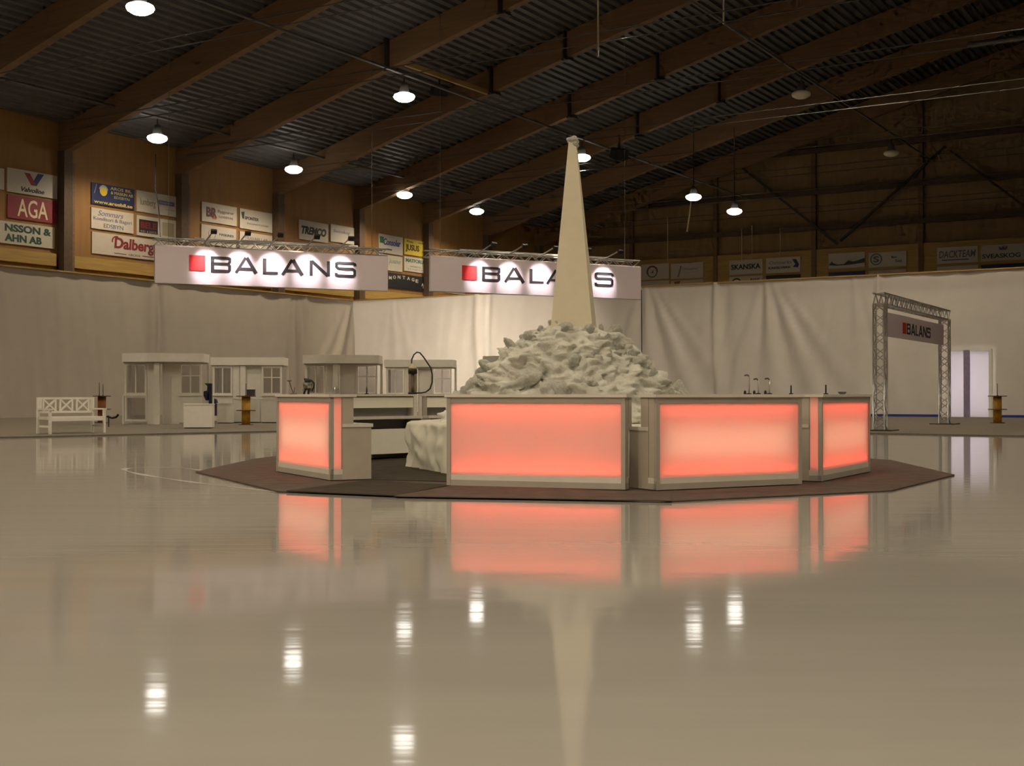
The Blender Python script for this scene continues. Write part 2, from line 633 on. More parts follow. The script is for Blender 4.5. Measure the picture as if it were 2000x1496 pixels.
curtain('curtain', 'dim white cloth wall behind the white garden bench and pavilions, below the wooden wall',
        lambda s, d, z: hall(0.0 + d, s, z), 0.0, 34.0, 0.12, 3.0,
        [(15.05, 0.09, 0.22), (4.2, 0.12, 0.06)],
        [(-0.2, 3.0, 0.14, 0.35), (5.0, 1.6, 0.10, 0.18)], cloth=CURTAIN_SHADED)
curtain('curtain', 'long bright white cloth wall behind the snow heap and the truss gateway',
        lambda s, d, z: hall(s, 0.0 + d, z), 0.0, 46.0, 0.10, 9.0,
        [(8.6, 0.25, 0.16), (9.3, 0.12, -0.10), (22.35, 0.12, 0.18), (22.9, 0.3, -0.10), (30.2, 0.10, 0.16), (28.6, 0.3, 0.05), (40.5, 0.1, 0.08)],
        [(18.5, 2.4, 0.16, 0.40), (24.8, 2.6, 0.15, 0.38), (29.0, 2.0, 0.10, 0.3), (2.8, 2.0, 0.05, 0.3), (40.6, 2.0, 0.12, 0.3)],
        hole=(DOOR_A0, DOOR_A1, DOOR_Z))

m = MB()
for (a0, a1) in ((28.4, 29.6), (29.9, DOOR_A0 - 0.2), (DOOR_A1 + 0.1, 46.0)):
    m.bar(hall(a0, 0.25, 0.08), hall(a1, 0.25, 0.08), 0.06, 0.12)
m.build('baseboard_back', BLUETRIM, kind='structure')

# lit doorway in the cloth wall
dm = MB()
for a in (DOOR_A0 + 0.04, DOOR_A1 - 0.05):
    dm.bar(hall(a, 0.0, 0), hall(a, 0.0, DOOR_Z), 0.10, 0.14, up=V)
dm.bar(hall(DOOR_A0, 0.0, DOOR_Z), hall(DOOR_A1, 0.0, DOOR_Z), 0.14, 0.10)
DOOR = dm.build('door_1', WHITE, kind='structure')
m = MB(); m.bar(hall(34.02, 0.05, 0), hall(34.02, 0.05, DOOR_Z), 0.08, 0.26, up=V)
m.build('door_post', mat('lavender_post', (150, 140, 168), 0.5), DOOR)
for a0, a1 in ((DOOR_A0 + 0.09, 33.92), (34.12, DOOR_A1 - 0.1)):
    m = MB(); m.bar(hall(a0, -0.05, 1.48), hall(a1, -0.05, 1.48), 0.02, 2.9)
    m.build('door_leaf', DOORCLOTH, DOOR)
m = MB()
c = [hall(a, b, z) for b in (-0.12, -1.9) for a in (DOOR_A0 - 0.1, DOOR_A1 + 0.1) for z in (0.01, DOOR_Z + 0.1)]
m.add(c, [(0, 4, 5, 1), (2, 3, 7, 6), (4, 6, 7, 5), (1, 5, 7, 3), (0, 2, 6, 4)])
m.build('light_enclosure', WHITE, DOOR)  # unseen box added to keep the door light from leaking
ld = bpy.data.lights.new('door_backlight', 'AREA')  # area light standing in for the daylight behind the door cloth
ld.shape = 'RECTANGLE'; ld.size = 1.7; ld.size_y = 2.4; ld.energy = 190; ld.color = (0.92, 0.90, 1.0)
lo = bpy.data.objects.new('door_backlight', ld); COL.objects.link(lo)
lo.location = hall(34.1, -1.6, 1.5)
lo.rotation_euler = (math.radians(90), 0, ANG_V)

# ------------------------------------------------------------------ carpets
cp = [ground(-700, 871.9), ground(60, 854.5), ground(540, 843.5), ground(990, 835.2), ground(1705, 847.6), ground(2000, 853), ground(2900, 869)]
far = [hall(46, -0.4), hall(-0.3, -0.4), hall(-0.3, 36)]
m = MB()
m.prism([(p.x, p.y) for p in cp] + [(p.x, p.y) for p in far], 0.004, 0.035)
m.build('carpet', CARPET, label='grey carpet border on the ice under the bench, pavilions and gateway', cat='carpet')
BC = [ground(382, 923), ground(545, 962), ground(1290, 982), ground(1740, 960), ground(1864, 929), ground(1740, 900)]
BCX = [(p.x, p.y) for p in BC] + [(4.2, 22.9), (1.4, 24.2), (-1.6, 23.9), (-3.7, 22.2)]
p = ground(495, 898)
BCX.append((p.x, p.y))
m = MB(); m.prism(BCX, 0.003, 0.016)
bar_carpet = m.build('bar_carpet', BARCARPET, label='many-sided brown carpet lying on the ice under the glowing bar', cat='carpet')
# strips laid over it
for pts, mm in (([ground(770, 973), ground(890, 951), ground(1310, 966), ground(1312, 982)], BARCARPET),
                ([ground(560, 962.5), ground(720, 941), ground(880, 951), ground(775, 972)], BARCARPETD)):
    m = MB(); m.prism([(p.x, p.y) for p in pts], 0.016, 0.026)
    m.build('carpet_strip', mm, bar_carpet)
m = MB()
m.prism([(-2.9, 17.0), (-1.9, 15.2), (-0.6, 14.7), (1.2, 14.1), (3.0, 14.9), (4.2, 16.8), (4.3, 18.9), (2.8, 20.4), (0.6, 21.0), (-1.4, 20.5), (-2.8, 19.0)], 0.016, 0.024)
m.build('carpet_strip', BARCARPETD, bar_carpet)

# ------------------------------------------------------------------ hall lamps
def lamp(px, py, k, lit, label, group, drop=0.9):
    Y = k * FPX / (HY - py)
    p = Vector(((px - 1000) / FPX * Y, Y, EYE + k))
    hall_lamp(p, lit, label, group, drop)
    return p

def hall_lamp(p, lit, label, group, drop=0.9, gain=1.0):
    root = thing('hall_lamp', label, 'lamp', p, 0, group)
    m = MB(); m.lathe([(0.10, 0.62), (0.14, 0.60), (0.17, 0.42), (0.22, 0.22), (0.24, 0.17)], 16)
    m.build('housing', ALUD, root)
    m = MB(); m.lathe([(0.05, -0.20), (0.26, -0.16), (0.41, -0.07), (0.46, 0.02), (0.42, 0.10), (0.26, 0.17)], 14)
    m.build('lens', LAMPGLOW if lit else LAMPOFF, root)
    m = MB(); m.tube([(0, 0, 0.6), (0, 0, drop)], 0.03, 6)
    m.build('stem', STEEL, root)
    if lit:                                # its downward beam
        sd = bpy.data.lights.new('lamp_beam', 'SPOT')
        sd.energy = LAMP_POWER * gain; sd.color = LAMP_TINT
        sd.spot_size = math.radians(150); sd.spot_blend = 0.6; sd.shadow_soft_size = 0.12
        so = bpy.data.objects.new('lamp_beam', sd); COL.objects.link(so); so.parent = root
        so.location = (0, 0, -0.36)

G = 'lit hall lamps hung under the roof'
ps = []
ps.append(lamp(306, 270, 11.45, True, 'lit roof lamp above the dark blue wall board', G))
ps.append(lamp(573, 331, 11.45, True, 'lit roof lamp above the board with black slanted capital letters', G))
ps.append(lamp(790, 381, 11.45, True, 'lit roof lamp above the yellow wall board', G))
ps.append(lamp(931, 413, 11.45, True, 'lit roof lamp just above the banner beside the spire', G))
qs = []
qs.append(lamp(272, 15, 12.4, True, 'lit roof lamp cut close to the top edge of the picture', G))
qs.append(lamp(789, 189, 12.4, True, 'lit roof lamp hanging below the pale timber batten', G))
qs.append(lamp(1137, 308, 12.4, True, 'lit roof lamp half hidden behind the tip of the spire', G))
qs.append(lamp(1355, 385, 11.2, True, 'lit roof lamp with a pale hanging rope under it', G, 5.0))
qs.append(lamp(1435, 413, 10.8, True, 'smallest lit roof lamp, before the dark end wall', G, 5.0))
us = [lamp(1566, 184, 14.0, False, 'unlit roof lamp high before the last roof beams', 'unlit hall lamps'),
      lamp(1742, 299, 14.0, False, 'unlit roof lamp low before the dark end wall', 'unlit hall lamps')]
# the rows go on past the viewer; unseen, stronger lamps added for brightness
AP, AQ, AU = [(r[0] - C).dot(V) for r in (ps, qs, us)]
for a0, z, gain, bs in ((AP, ps[0].z, 0.35, (27.0, 36.5, 46.0)), (AQ, qs[0].z, 1.0, (43.0, 57.5, 68.0)), (AU, us[0].z, 1.35, (18.5, 32.0, 46.0, 60.0, 72.0)),
                        (32.0, 17.2, 2.4, (9.5,)), (38.5, 16.0, 0.35, (13.0,)), (38.5, 16.0, 1.0, ( 30.0, 50.0, 64.0, 71.0, 78.0)),  # off the seen rows: added to brighten the cloth wall, gate and fronts
                        (60.0, 13.6, 2.0, (22.0,)), (50.0, 14.8, 1.0, (36.0, 50.0, 64.0, 71.0, 78.0)), (60.0, 13.6, 1.0, (30.0, 64.0, 74.0))):
    for b in bs:
        hall_lamp(hall(a0, b, z), True, 'unseen lit roof lamp, of a continued row or added for brightness', 'lit hall lamps out of frame', 0.9, gain * (2.3 if b > 60 else 1.2))

G = 'pipes that carry the roof lamps'
for i, (row, lab, ext) in enumerate(((ps, 'thin pipe carrying the roof lamps nearest the wooden long wall', 45), (qs, 'thin pipe carrying the roof lamp row behind the spire', 60),
                      (us, 'thin pipe carrying the two unlit roof lamps', 60))):
    a0 = (row[0] - C).dot(V)
    z = row[0].z + 0.97
    m = MB(); m.tube([hall(a0, ext, z), hall(a0, B0 + 0.2, z)], 0.06, 6)
    m.build('lamp_pipe', ALUD, label=lab, cat='pipe', group=G)

# hanging ropes, batten and tube under the roof
def rope(x, y0, y1, Y, label, r=0.02, m_=None):
    m = MB(); p, q = P(x, y0, Y), P(x, y1, Y)
    m.tube([p, p.lerp(q, 0.5) + Vector((0.01, 0, 0)), q], r, 5)
    m.build('hanging_rope', m_ or mat('pale_rope', (190, 176, 140), 0.8), label=label, cat='rope', group='ropes hanging from the roof')
rope(1168, -60, 110, 40, 'pale rope hanging from the top edge above the spire', 0.03)
rope(1414, -60, 45, 42, 'short pale rope at the top edge, before the roof beams', 0.03)
m = MB(); m.tube([P(1350, 392, 62), P(1347, 420, 62), P(1342, 452, 62)], 0.035, 5)
m.build('hanging_rope', mat('pale_rope', (190, 176, 140), 0.8), label='pale slanting rope hanging under a lit roof lamp', cat='rope', group='ropes hanging from the roof')
for x, y0, y1, Y, lab in ((1304, 425, 512, 84, 'thin rope before the board with a round emblem'), (1449, 448, 508, 80, 'brightest thin rope above the builder board of black capitals'),
                          (1469, 440, 506, 82, 'brown thin rope above the builder board of black capitals'), (1524, 445, 500, 84, 'grey thin rope above the board with a blue figure')):
    rope(x, y0, y1, Y, lab)
m = MB(); m.tube([P(1253, 566, 50), P(1254, 772, 50)], 0.018, 5)
m.build('hanging_cable', BLACK, label='thin black cable hanging before the bright cloth wall', cat='cable')
m = MB(); m.tube([P(303, 300, 58), P(302, 364, 58), P(309, 400, 58), P(313, 470, 58)], 0.03, 5)
m.build('hanging_cable', BLACK, label='dark cable hanging before the boards of the wooden wall', cat='cable')
b0, b1 = 12.45, 5.85
a0 = on_end_wall(785, 0, b0)[0]
m = MB(); m.bar(hall(a0, b0, beam_z(a0) + 0.15), hall(a0 + 0.2, b1, beam_z(a0) + 0.15), 0.16, 0.22)
m.build('timber_batten', WOODL, label='pale timber batten spanning two roof beams', cat='batten')
m = MB(); m.tube([P(1893, 87, 58), P(1960, 78, 57), P(2060, 62, 55)], 0.14, 10)
m.build('roof_duct', ALUD, label='pale round duct under the roof beside the end wall', cat='duct')
m = MB(); m.bar(P(28, 198, 56), P(92, 208, 58), 0.2, 0.12)
m.build('strip_lamp', ALUD, label='unlit strip lamp under the roof above the red wall board', cat='lamp')
for i, (x, y) in enumerate(((858, 175), (1210, 300), (1170, 15))):
    Y = 60
    root = thing('roof_speaker', ['dark loudspeaker under the roof beside the pale timber batten', 'dark loudspeaker under the roof behind the spire tip',
                                  'dark loudspeaker under the roof beside the long pale rope'][i], 'loudspeaker', P(x, y, Y), 0.4)
    m = MB(); m.box(-0.36, 0.36, -0.25, 0.25, -0.24, 0.24, Matrix.Rotation(0.4, 4, 'X')); m.build('cabinet', BLACK, root)
    m = MB(); m.tube([(0, 0, 0.2), (0, 0, 0.9)], 0.05, 6); m.build('bracket', STEEL, root)

# pale worn curve on the ice beside the bar carpet
pts = [ground(x, y) for x, y in ((420, 922), (360, 914.5), (300, 912.5), (252, 914.5), (246, 919), (290, 929), (350, 938), (420, 947), (500, 956), (545, 961))]
sm = []
for i in range(len(pts) - 1):
    p0, p1, p2, p3 = pts[max(0, i - 1)], pts[i], pts[i + 1], pts[min(len(pts) - 1, i + 2)]
    for k in range(6):
        t = k / 6
        sm.append(0.5 * ((2 * p1) + (p2 - p0) * t + (2 * p0 - 5 * p1 + 4 * p2 - p3) * t * t + (3 * p1 - p0 - 3 * p2 + p3) * t ** 3))
m = MB()
vs = []
for i, q in enumerate(sm):
    d = (sm[min(i + 1, len(sm) - 1)] - sm[max(i - 1, 0)]).normalized()
    nrm = Vector((-d.y, d.x, 0)) * (0.035 + 0.02 * math.sin(i * 0.7))
    vs += [q + nrm + Vector((0, 0, 0.0015)), q - nrm + Vector((0, 0, 0.0015))]
m.add(vs, [(2 * i, 2 * i + 1, 2 * i + 3, 2 * i + 2) for i in range(len(sm) - 1)])
m.build('ice_line', mat('frosted_line', (182, 177, 166), 0.3, var=0.1), FLOOR)

# ------------------------------------------------------------------ advertising boards
PAPER = (184, 176, 160)
def board(wall, quad, base, label, parts, group):
    """quad = (x left, y top left, y bottom left, x right, y top right) in the photograph; stands on its wall"""
    xl, yt, yb, xr, yt2 = quad
    if wall == 'long':
        b0, zt = on_long_wall(xl, yt, -0.86)
        _, zb = on_long_wall(xl, yb, -0.86)
        b1, _ = on_long_wall(xr, yt2, -0.86)
        o, w, ang = hall(-0.86, b0, zb), b0 - b1, ANG_U
    else:
        a0, zt = on_end_wall(xl, yt, B0 + 0.26)
        _, zb = on_end_wall(xl, yb, B0 + 0.26)
        a1, _ = on_end_wall(xr, yt2, B0 + 0.26)
        o, w, ang = hall(a0, B0 + 0.26, zb), a1 - a0, ANG_V
    h = zt - zb
    root = thing('wall_board', label, 'sign', o, ang, group)
    m = MB(); m.box(0, w, -0.03, 0.03, 0, h); m.build('panel', flat(*base), root)
    for p in parts:
        k = p[0]
        if k == 't':
            _, s, cx, cz, tw, thh, col, sh, bo = (list(p) + [0.0, 0.0])[:9]
            obj('lettering', text_mesh(s, tw * w, thh * h, cx * w, cz * h, -0.031, 0.012, sh, bo), flat(*col), root)
        elif k == 'r':
            _, x0, x1, z0, z1, col = p
            m = MB(); m.box(x0 * w, x1 * w, -0.038, -0.02, z0 * h, z1 * h); m.build('print_block', flat(*col), root)
        elif k == 'p':
            _, pts, col = p
            m = MB(); m.plate([(x * w, z * h) for x, z in pts], -0.042, -0.02); m.build('emblem', flat(*col), root)
        elif k == 'o':
            _, cx, cz, r0, r1, col, g0, g1 = p
            m = MB()
            N = 20
            for i in range(N):
                u0, u1 = g0 + (g1 - g0) * i / N, g0 + (g1 - g0) * (i + 1) / N
                q = [(cx * w + r * h * math.cos(u), cz * h + r * h * math.sin(u)) for r, u in ((r0, u0), (r1, u0), (r1, u1), (r0, u1))]
                m.plate(q, -0.042, -0.02)
            m.build('emblem', flat(*col), root)
    return root

TAU = 2 * math.pi
LW, EW = 'boards on the wooden long wall', 'boards on the end wall strip'
DARKRED, NAVYC, BLK, GRN = (120, 30, 40), (34, 44, 96), (30, 28, 30), (30, 70, 56)
board('long', (-70, 316, 358, 6, 325), PAPER, 'cut white board at the picture edge beside the red board', [], LW)
board('long', (12, 326, 373, 110, 342.5), PAPER, 'white board with a big red and blue V mark',
      [('p', [(0.33, 0.90), (0.44, 0.90), (0.57, 0.42), (0.47, 0.42)], (150, 40, 50)), ('p', [(0.47, 0.42), (0.57, 0.42), (0.72, 0.95), (0.60, 0.95), (0.54, 0.72)], NAVYC),
       ('t', 'Valvoline', 0.5, 0.20, 0.46, 0.2, BLK, 0.3, 0.02)], LW)
board('long', (13, 378.6, 424, 109, 392), (132, 34, 44), 'dark red board with three tall pale letters',
      [('t', 'AGA', 0.5, 0.5, 0.62, 0.78, (226, 204, 168), 0, 0.01)], LW)
board('long', (-90, 418, 463, 105, 440.5), PAPER, 'cut white board with two rows of dark green capitals, under the red board',
      [('t', 'NSSON &', 0.72, 0.73, 0.48, 0.34, GRN, 0, 0.035), ('t', 'AHN AB', 0.67, 0.28, 0.38, 0.34, GRN, 0, 0.035)], LW)
board('long', (177, 355, 397, 260.6, 370), (36, 44, 84), 'dark blue board with yellow lettering and a round emblem',
      [('o', 0.27, 0.66, 0.0, 0.22, (206, 176, 54), 0, TAU), ('o', 0.27, 0.68, 0.17, 0.27, (170, 170, 176), 0.2, 2.9),
       ('p', [(0.05, 0.5), (0.065, 0.5), (0.12, 0.95), (0.105, 0.95)], (150, 150, 160)),
       ('t', 'AROS BIL', 0.68, 0.86, 0.5, 0.14, (196, 178, 96)), ('t', '& MASKIN AB', 0.7, 0.66, 0.52, 0.14, (196, 178, 96)),
       ('t', 'EDSBYN', 0.7, 0.46, 0.36, 0.13, (170, 168, 120)), ('t', 'www.arosbil.se', 0.5, 0.14, 0.9, 0.16, (210, 180, 80), 0, 0.02)], LW)
board('long', (176.5, 404, 445, 259, 415.5), PAPER, 'white board with blue script and two rows of blue letters below',
      [('t', 'Sommars', 0.45, 0.78, 0.6, 0.26, (92, 96, 132), 0.35), ('t', 'Konditori & Bageri', 0.5, 0.48, 0.9, 0.22, (86, 88, 130)),
       ('t', 'EDSBYN', 0.52, 0.2, 0.46, 0.2, (86, 88, 130))], LW)
board('long', (178, 451.6, 494, 343, 472), PAPER, 'long white board with dark red handwriting underlined by a stroke',
      [('t', 'Dalbergs', 0.51, 0.54, 0.52, 0.68, DARKRED, 0.08, 0.03), ('r', 0.25, 0.39, 0.10, 0.14, DARKRED), ('r', 0.58, 0.72, 0.12, 0.16, DARKRED),
       ('o', 0.275, 0.66, 0.22, 0.28, DARKRED, 1.2, 3.3), ('t', 'GROVA', 0.485, 0.12, 0.14, 0.10, (120, 90, 84))], LW)
board('long', (266, 370.6, 412, 342.7, 382), PAPER, 'white board with grey script and a blue bar, beside the dark blue board',
      [('t', 'lumberg', 0.27, 0.45, 0.38, 0.42, (120, 116, 92)), ('r', 0.53, 0.95, 0.5, 0.7, (86, 92, 130)), ('t', 'fastigheter', 0.74, 0.6, 0.34, 0.12, (170, 168, 180)), ('r', 0.72, 0.95, 0.28, 0.31, (150, 140, 150))], LW)
board('long', (266, 419.5, 459, 342.7, 430), PAPER, 'white board carrying a black block with dark red letters',
      [('r', 0.05, 0.52, 0.16, 0.82, (34, 22, 22)), ('t', 'BELE', 0.285, 0.55, 0.4, 0.32, (110, 30, 30), 0, 0.04), ('t', 'IND. & DATA', 0.285, 0.24, 0.4, 0.1, (150, 150, 140)),
       ('r', 0.64, 0.94, 0.16, 0.84, (150, 138, 116))], LW)
board('long', (393, 393, 431, 461, 404), PAPER, 'white board with a dark red R and orange mark',
      [('t', 'BR', 0.27, 0.52, 0.3, 0.5, (96, 34, 40), 0, 0.04), ('p', [(0.3, 0.2), (0.4, 0.2), (0.38, 0.4), (0.33, 0.4)], (196, 90, 40)),
       ('t', 'Byggvaror', 0.68, 0.62, 0.46, 0.2, (110, 100, 112)), ('t', 'EDSBYN', 0.68, 0.36, 0.4, 0.12, (140, 132, 134))], LW)
board('long', (467, 406, 445, 530.5, 417), PAPER, 'white board with a small dark green shield mark',
      [('p', [(0.04, 0.82), (0.14, 0.86), (0.12, 0.5), (0.08, 0.5)], (50, 78, 64)), ('t', 'SPONTEX', 0.36, 0.56, 0.42, 0.16, (60, 62, 66), 0, 0.02), ('t', 'BYGGNADSTEKNIK', 0.55, 0.3, 0.66, 0.09, (150, 140, 140))], LW)
board('long', (392, 437, 475, 460, 447), PAPER, 'white board with a pale ring, half behind the banner truss',
      [('o', 0.3, 0.55, 0.22, 0.27, (170, 150, 158), 0, TAU), ('t', 'MASKINER', 0.72, 0.6, 0.42, 0.13, (110, 110, 116))], LW)
board('long', (467, 451, 488, 530.5, 460), PAPER, 'plain white board mostly hidden by the banner truss', [('t', 'TRAVARU AB', 0.5, 0.7, 0.7, 0.16, (130, 124, 124))], LW)
board('long', (583.5, 428, 466, 639.7, 437.5), PAPER, 'white board with bold black slanted capitals',
      [('t', 'TREMCO', 0.5, 0.5, 0.86, 0.42, (20, 20, 22), 0.25, 0.05)], LW)
board('long', (644.7, 437, 471, 698, 446), PAPER, 'white board with blue letters and a shiny upper edge',
      [('t', 'Svenskog', 0.4, 0.62, 0.6, 0.24, (110, 114, 150), 0.2), ('t', 'AB', 0.88, 0.36, 0.12, 0.3, (80, 88, 140))], LW)
board('long', (739, 455.5, 492, 785.6, 462), PAPER, 'white board with green and blue lettering beside the yellow board',
      [('r', 0.04, 0.2, 0.52, 0.86, (44, 104, 72)), ('t', 'Consoler', 0.55, 0.62, 0.72, 0.36, (60, 74, 130), 0.15, 0.03), ('r', 0.3, 0.54, 0.18, 0.26, (60, 74, 130))], LW)
board('long', (789, 465, 496, 835.7, 473.5), (190, 168, 40), 'yellow board with brown stencil letters',
      [('t', 'JUSUS', 0.33, 0.42, 0.56, 0.5, (74, 52, 26), 0, 0.03), ('t', 'Bygg     vaxer', 0.5, 0.84, 0.8, 0.14, (90, 84, 40)), ('t', 'AB', 0.8, 0.3, 0.2, 0.16, (120, 108, 44))], LW)
board('long', (739, 495, 525, 785, 502), PAPER, 'white board with pale green script, under the green and blue board',
      [('t', 'Ljusne', 0.62, 0.6, 0.6, 0.4, (130, 150, 134), 0.2)], LW)
board('long', (789, 500, 528.5, 834, 507), PAPER, 'white board with a green line of letters under the yellow board',
      [('t', 'MATFORUM', 0.5, 0.76, 0.88, 0.26, (60, 100, 80), 0, 0.03), ('t', 'LIVSMEDEL', 0.5, 0.36, 0.5, 0.12, (150, 148, 130)), ('t', 'EDSBYN', 0.5, 0.16, 0.7, 0.1, (150, 148, 130))], LW)
def arc_board():
    r = board('long', (739, 529, 559, 833.7, 542), (26, 26, 30), 'black board with pale letters in an arch, beside the banner', [], LW)
    b0, zb = on_long_wall(739, 559, -0.86)
    w = b0 - on_long_wall(833.7, 542, -0.86)[0]
    h = on_long_wall(739, 529, -0.86)[1] - zb
    word = 'ELSMONTAGE AB'
    for i, ch in enumerate(word):
        if ch == ' ':
            continue
        t = math.pi * (0.93 - 0.86 * i / (len(word) - 1))
        cx, cz = 0.5 + 0.44 * math.cos(t), 0.2 + 0.58 * math.sin(t)
        obj('lettering', text_mesh(ch, 0.055 * w, 0.22 * h, cx * w, cz * h, -0.031, 0.012, 0, 0.02), flat(196, 188, 160), r)
arc_board()
board('long', (868, 543, 571, 908, 549), PAPER, 'white board with a blue upper band, under the banner beside the spire',
      [('r', 0.03, 0.97, 0.5, 0.97, (76, 80, 120)), ('t', 'Lantmannen', 0.6, 0.62, 0.6, 0.2, (150, 150, 176)), ('t', 'Traskog', 0.4, 0.26, 0.5, 0.18, (150, 140, 140))], LW)

board('end', (1253, 517, 547, 1307, 516), PAPER, 'white board with a round dark emblem next to the banner',
      [('o', 0.4, 0.5, 0.30, 0.40, (96, 56, 54), 0, 3.5), ('o', 0.4, 0.5, 0.30, 0.38, (90, 100, 100), 3.5, TAU), ('p', [(0.34, 0.45), (0.44, 0.42), (0.44, 0.66), (0.41, 0.5)], (50, 52, 62))], EW)
board('end', (1253, 549.5, 570, 1307, 547), PAPER, 'plain white board under the round dark emblem board', [], EW)
board('end', (1311, 515, 545, 1374, 511.5), PAPER, 'white board with a grey brown bent line drawing',
      [('p', [(0.2, 0.1), (0.25, 0.1), (0.34, 0.8), (0.3, 0.84)], (140, 118, 118)), ('t', 'Ovanaker', 0.6, 0.62, 0.5, 0.2, (160, 146, 140)), ('r', 0.35, 0.8, 0.38, 0.41, (170, 156, 150))], EW)
board('end', (1311, 548.5, 570, 1374, 544.5), PAPER, 'plain white board under the bent line drawing', [('p', [(0.1, 0.9), (0.3, 0.95), (0.25, 0.6), (0.12, 0.6)], (130, 70, 66))], EW)
board('end', (1425, 509, 537, 1490, 504.5), PAPER, 'white board with one row of black capitals under the thin ropes',
      [('t', 'SKANSKA', 0.5, 0.52, 0.88, 0.36, (36, 38, 44), 0, 0.03)], EW)
board('end', (1425, 541, 570, 1490, 537), PAPER, 'white board with a black arch, cut off by the cloth wall',
      [('o', 0.22, 0.55, 0.25, 0.36, (60, 56, 58), 0.3, 3.3), ('t', 'BANK', 0.78, 0.74, 0.3, 0.2, (50, 50, 54), 0.2, 0.03)], EW)
board('end', (1497, 504.5, 534, 1564, 500), PAPER, 'white board with letters and a dark blue curled figure',
      [('t', 'Ostmarks', 0.42, 0.68, 0.66, 0.22, (120, 110, 120), 0.25), ('t', 'KAKELVERK', 0.4, 0.34, 0.66, 0.14, (50, 52, 80), 0, 0.03),
       ('p', [(0.76, 0.86), (0.88, 0.84), (0.96, 0.5), (0.93, 0.3), (0.78, 0.34), (0.86, 0.52)], (44, 50, 100))], EW)
board('end', (1497, 538.5, 570, 1564, 534), (34, 32, 26), 'black board with pale letters, cut off by the cloth wall', [('t', 'TUNABERGS', 0.5, 0.58, 0.86, 0.26, (196, 184, 130), 0, 0.02)], EW)
board('end', (1619, 495.7, 525, 1690, 490), PAPER, 'white board with a dark mountain outline',
      [('p', [(0.0, 0.24), (0.09, 0.48), (0.14, 0.34), (0.24, 0.26), (0.42, 0.26), (0.55, 0.5), (0.68, 0.4), (0.8, 0.46), (1.0, 0.6), (1.0, 0.3), (0.6, 0.2), (0.2, 0.18)], (58, 62, 70))], EW)
board('end', (1619, 532.5, 560, 1690, 529), (34, 44, 84), 'dark blue board under the mountain board', [('t', 'Swedbank', 0.3, 0.5, 0.4, 0.2, (170, 176, 196))], EW)
board('end', (1697.6, 494, 523, 1771, 488.5), PAPER, 'white board with a round spiral S emblem',
      [('o', 0.2, 0.55, 0.32, 0.40, (96, 98, 112), 0, TAU), ('t', 'S', 0.2, 0.55, 0.16, 0.42, (80, 84, 100), 0, 0.03), ('t', 'Stor', 0.68, 0.64, 0.16, 0.14, (60, 60, 66), 0, 0.02), ('t', 'Sat', 0.8, 0.38, 0.18, 0.18, (70, 96, 92), 0, 0.02)], EW)
board('end', (1697.6, 529, 560, 1771, 524), PAPER, 'white board with pale orange letters under the spiral emblem', [('t', 'DELTABO', 0.3, 0.84, 0.4, 0.14, (190, 150, 110))], EW)
board('end', (1831, 484, 515.6, 1911, 479), PAPER, 'white board with slanted outlined blue capitals',
      [('t', 'DACKTEAM', 0.5, 0.56, 0.9, 0.44, (84, 88, 108), 0.15, 0.01), ('r', 0.12, 0.78, 0.18, 0.24, (60, 64, 100))], EW)
board('end', (1831, 521, 556, 1911, 516.5), PAPER, 'plain white board under the slanted blue capitals', [], EW)
board('end', (1917, 479.5, 510.5, 2004, 474.5), PAPER, 'white board with a small crown above black capitals',
      [('t', 'SVEASKOG', 0.46, 0.3, 0.86, 0.28, (52, 50, 56), 0, 0.02), ('p', [(0.42, 0.66), (0.58, 0.66), (0.60, 0.92), (0.54, 0.76), (0.5, 0.92), (0.46, 0.76), (0.40, 0.92)], (84, 82, 92))], EW)
board('end', (1917, 517.5, 552, 2004, 512.5), (30, 44, 86), 'dark blue board under the crown board', [], EW)

# ------------------------------------------------------------------ trusses
def truss(root, p, q, w, h, bays, r=0.022, name='truss'):
    """box truss from p to q (local points), four chords and zig-zag lacing on every side"""
    p, q = Vector(p), Vector(q)
    d = (q - p).normalized()
    up = Vector((0, 0, 1)) if abs(d.z) < 0.9 else Vector((0, 1, 0))
    s = d.cross(up).normalized()
    t = s.cross(d)
    cs = [s * (w / 2 * i) + t * (h / 2 * j) for i, j in ((-1, -1), (1, -1), (1, 1), (-1, 1))]
    for c in cs:
        m = MB(); m.tube([p + c, q + c], r, 6)
        m.build('chord', ALU, root)
    m = MB()
    for k in range(4):
        c0, c1 = cs[k], cs[(k + 1) % 4]
        for i in range(bays):
            e0, e1 = p.lerp(q, i / bays), p.lerp(q, (i + 1) / bays)
            a_, b_ = (c0, c1) if (i + k) % 2 == 0 else (c1, c0)
            m.tube([e0 + a_, e1 + b_], r * 0.6, 4, cap=False)
    m.build('lacing', ALU, root)

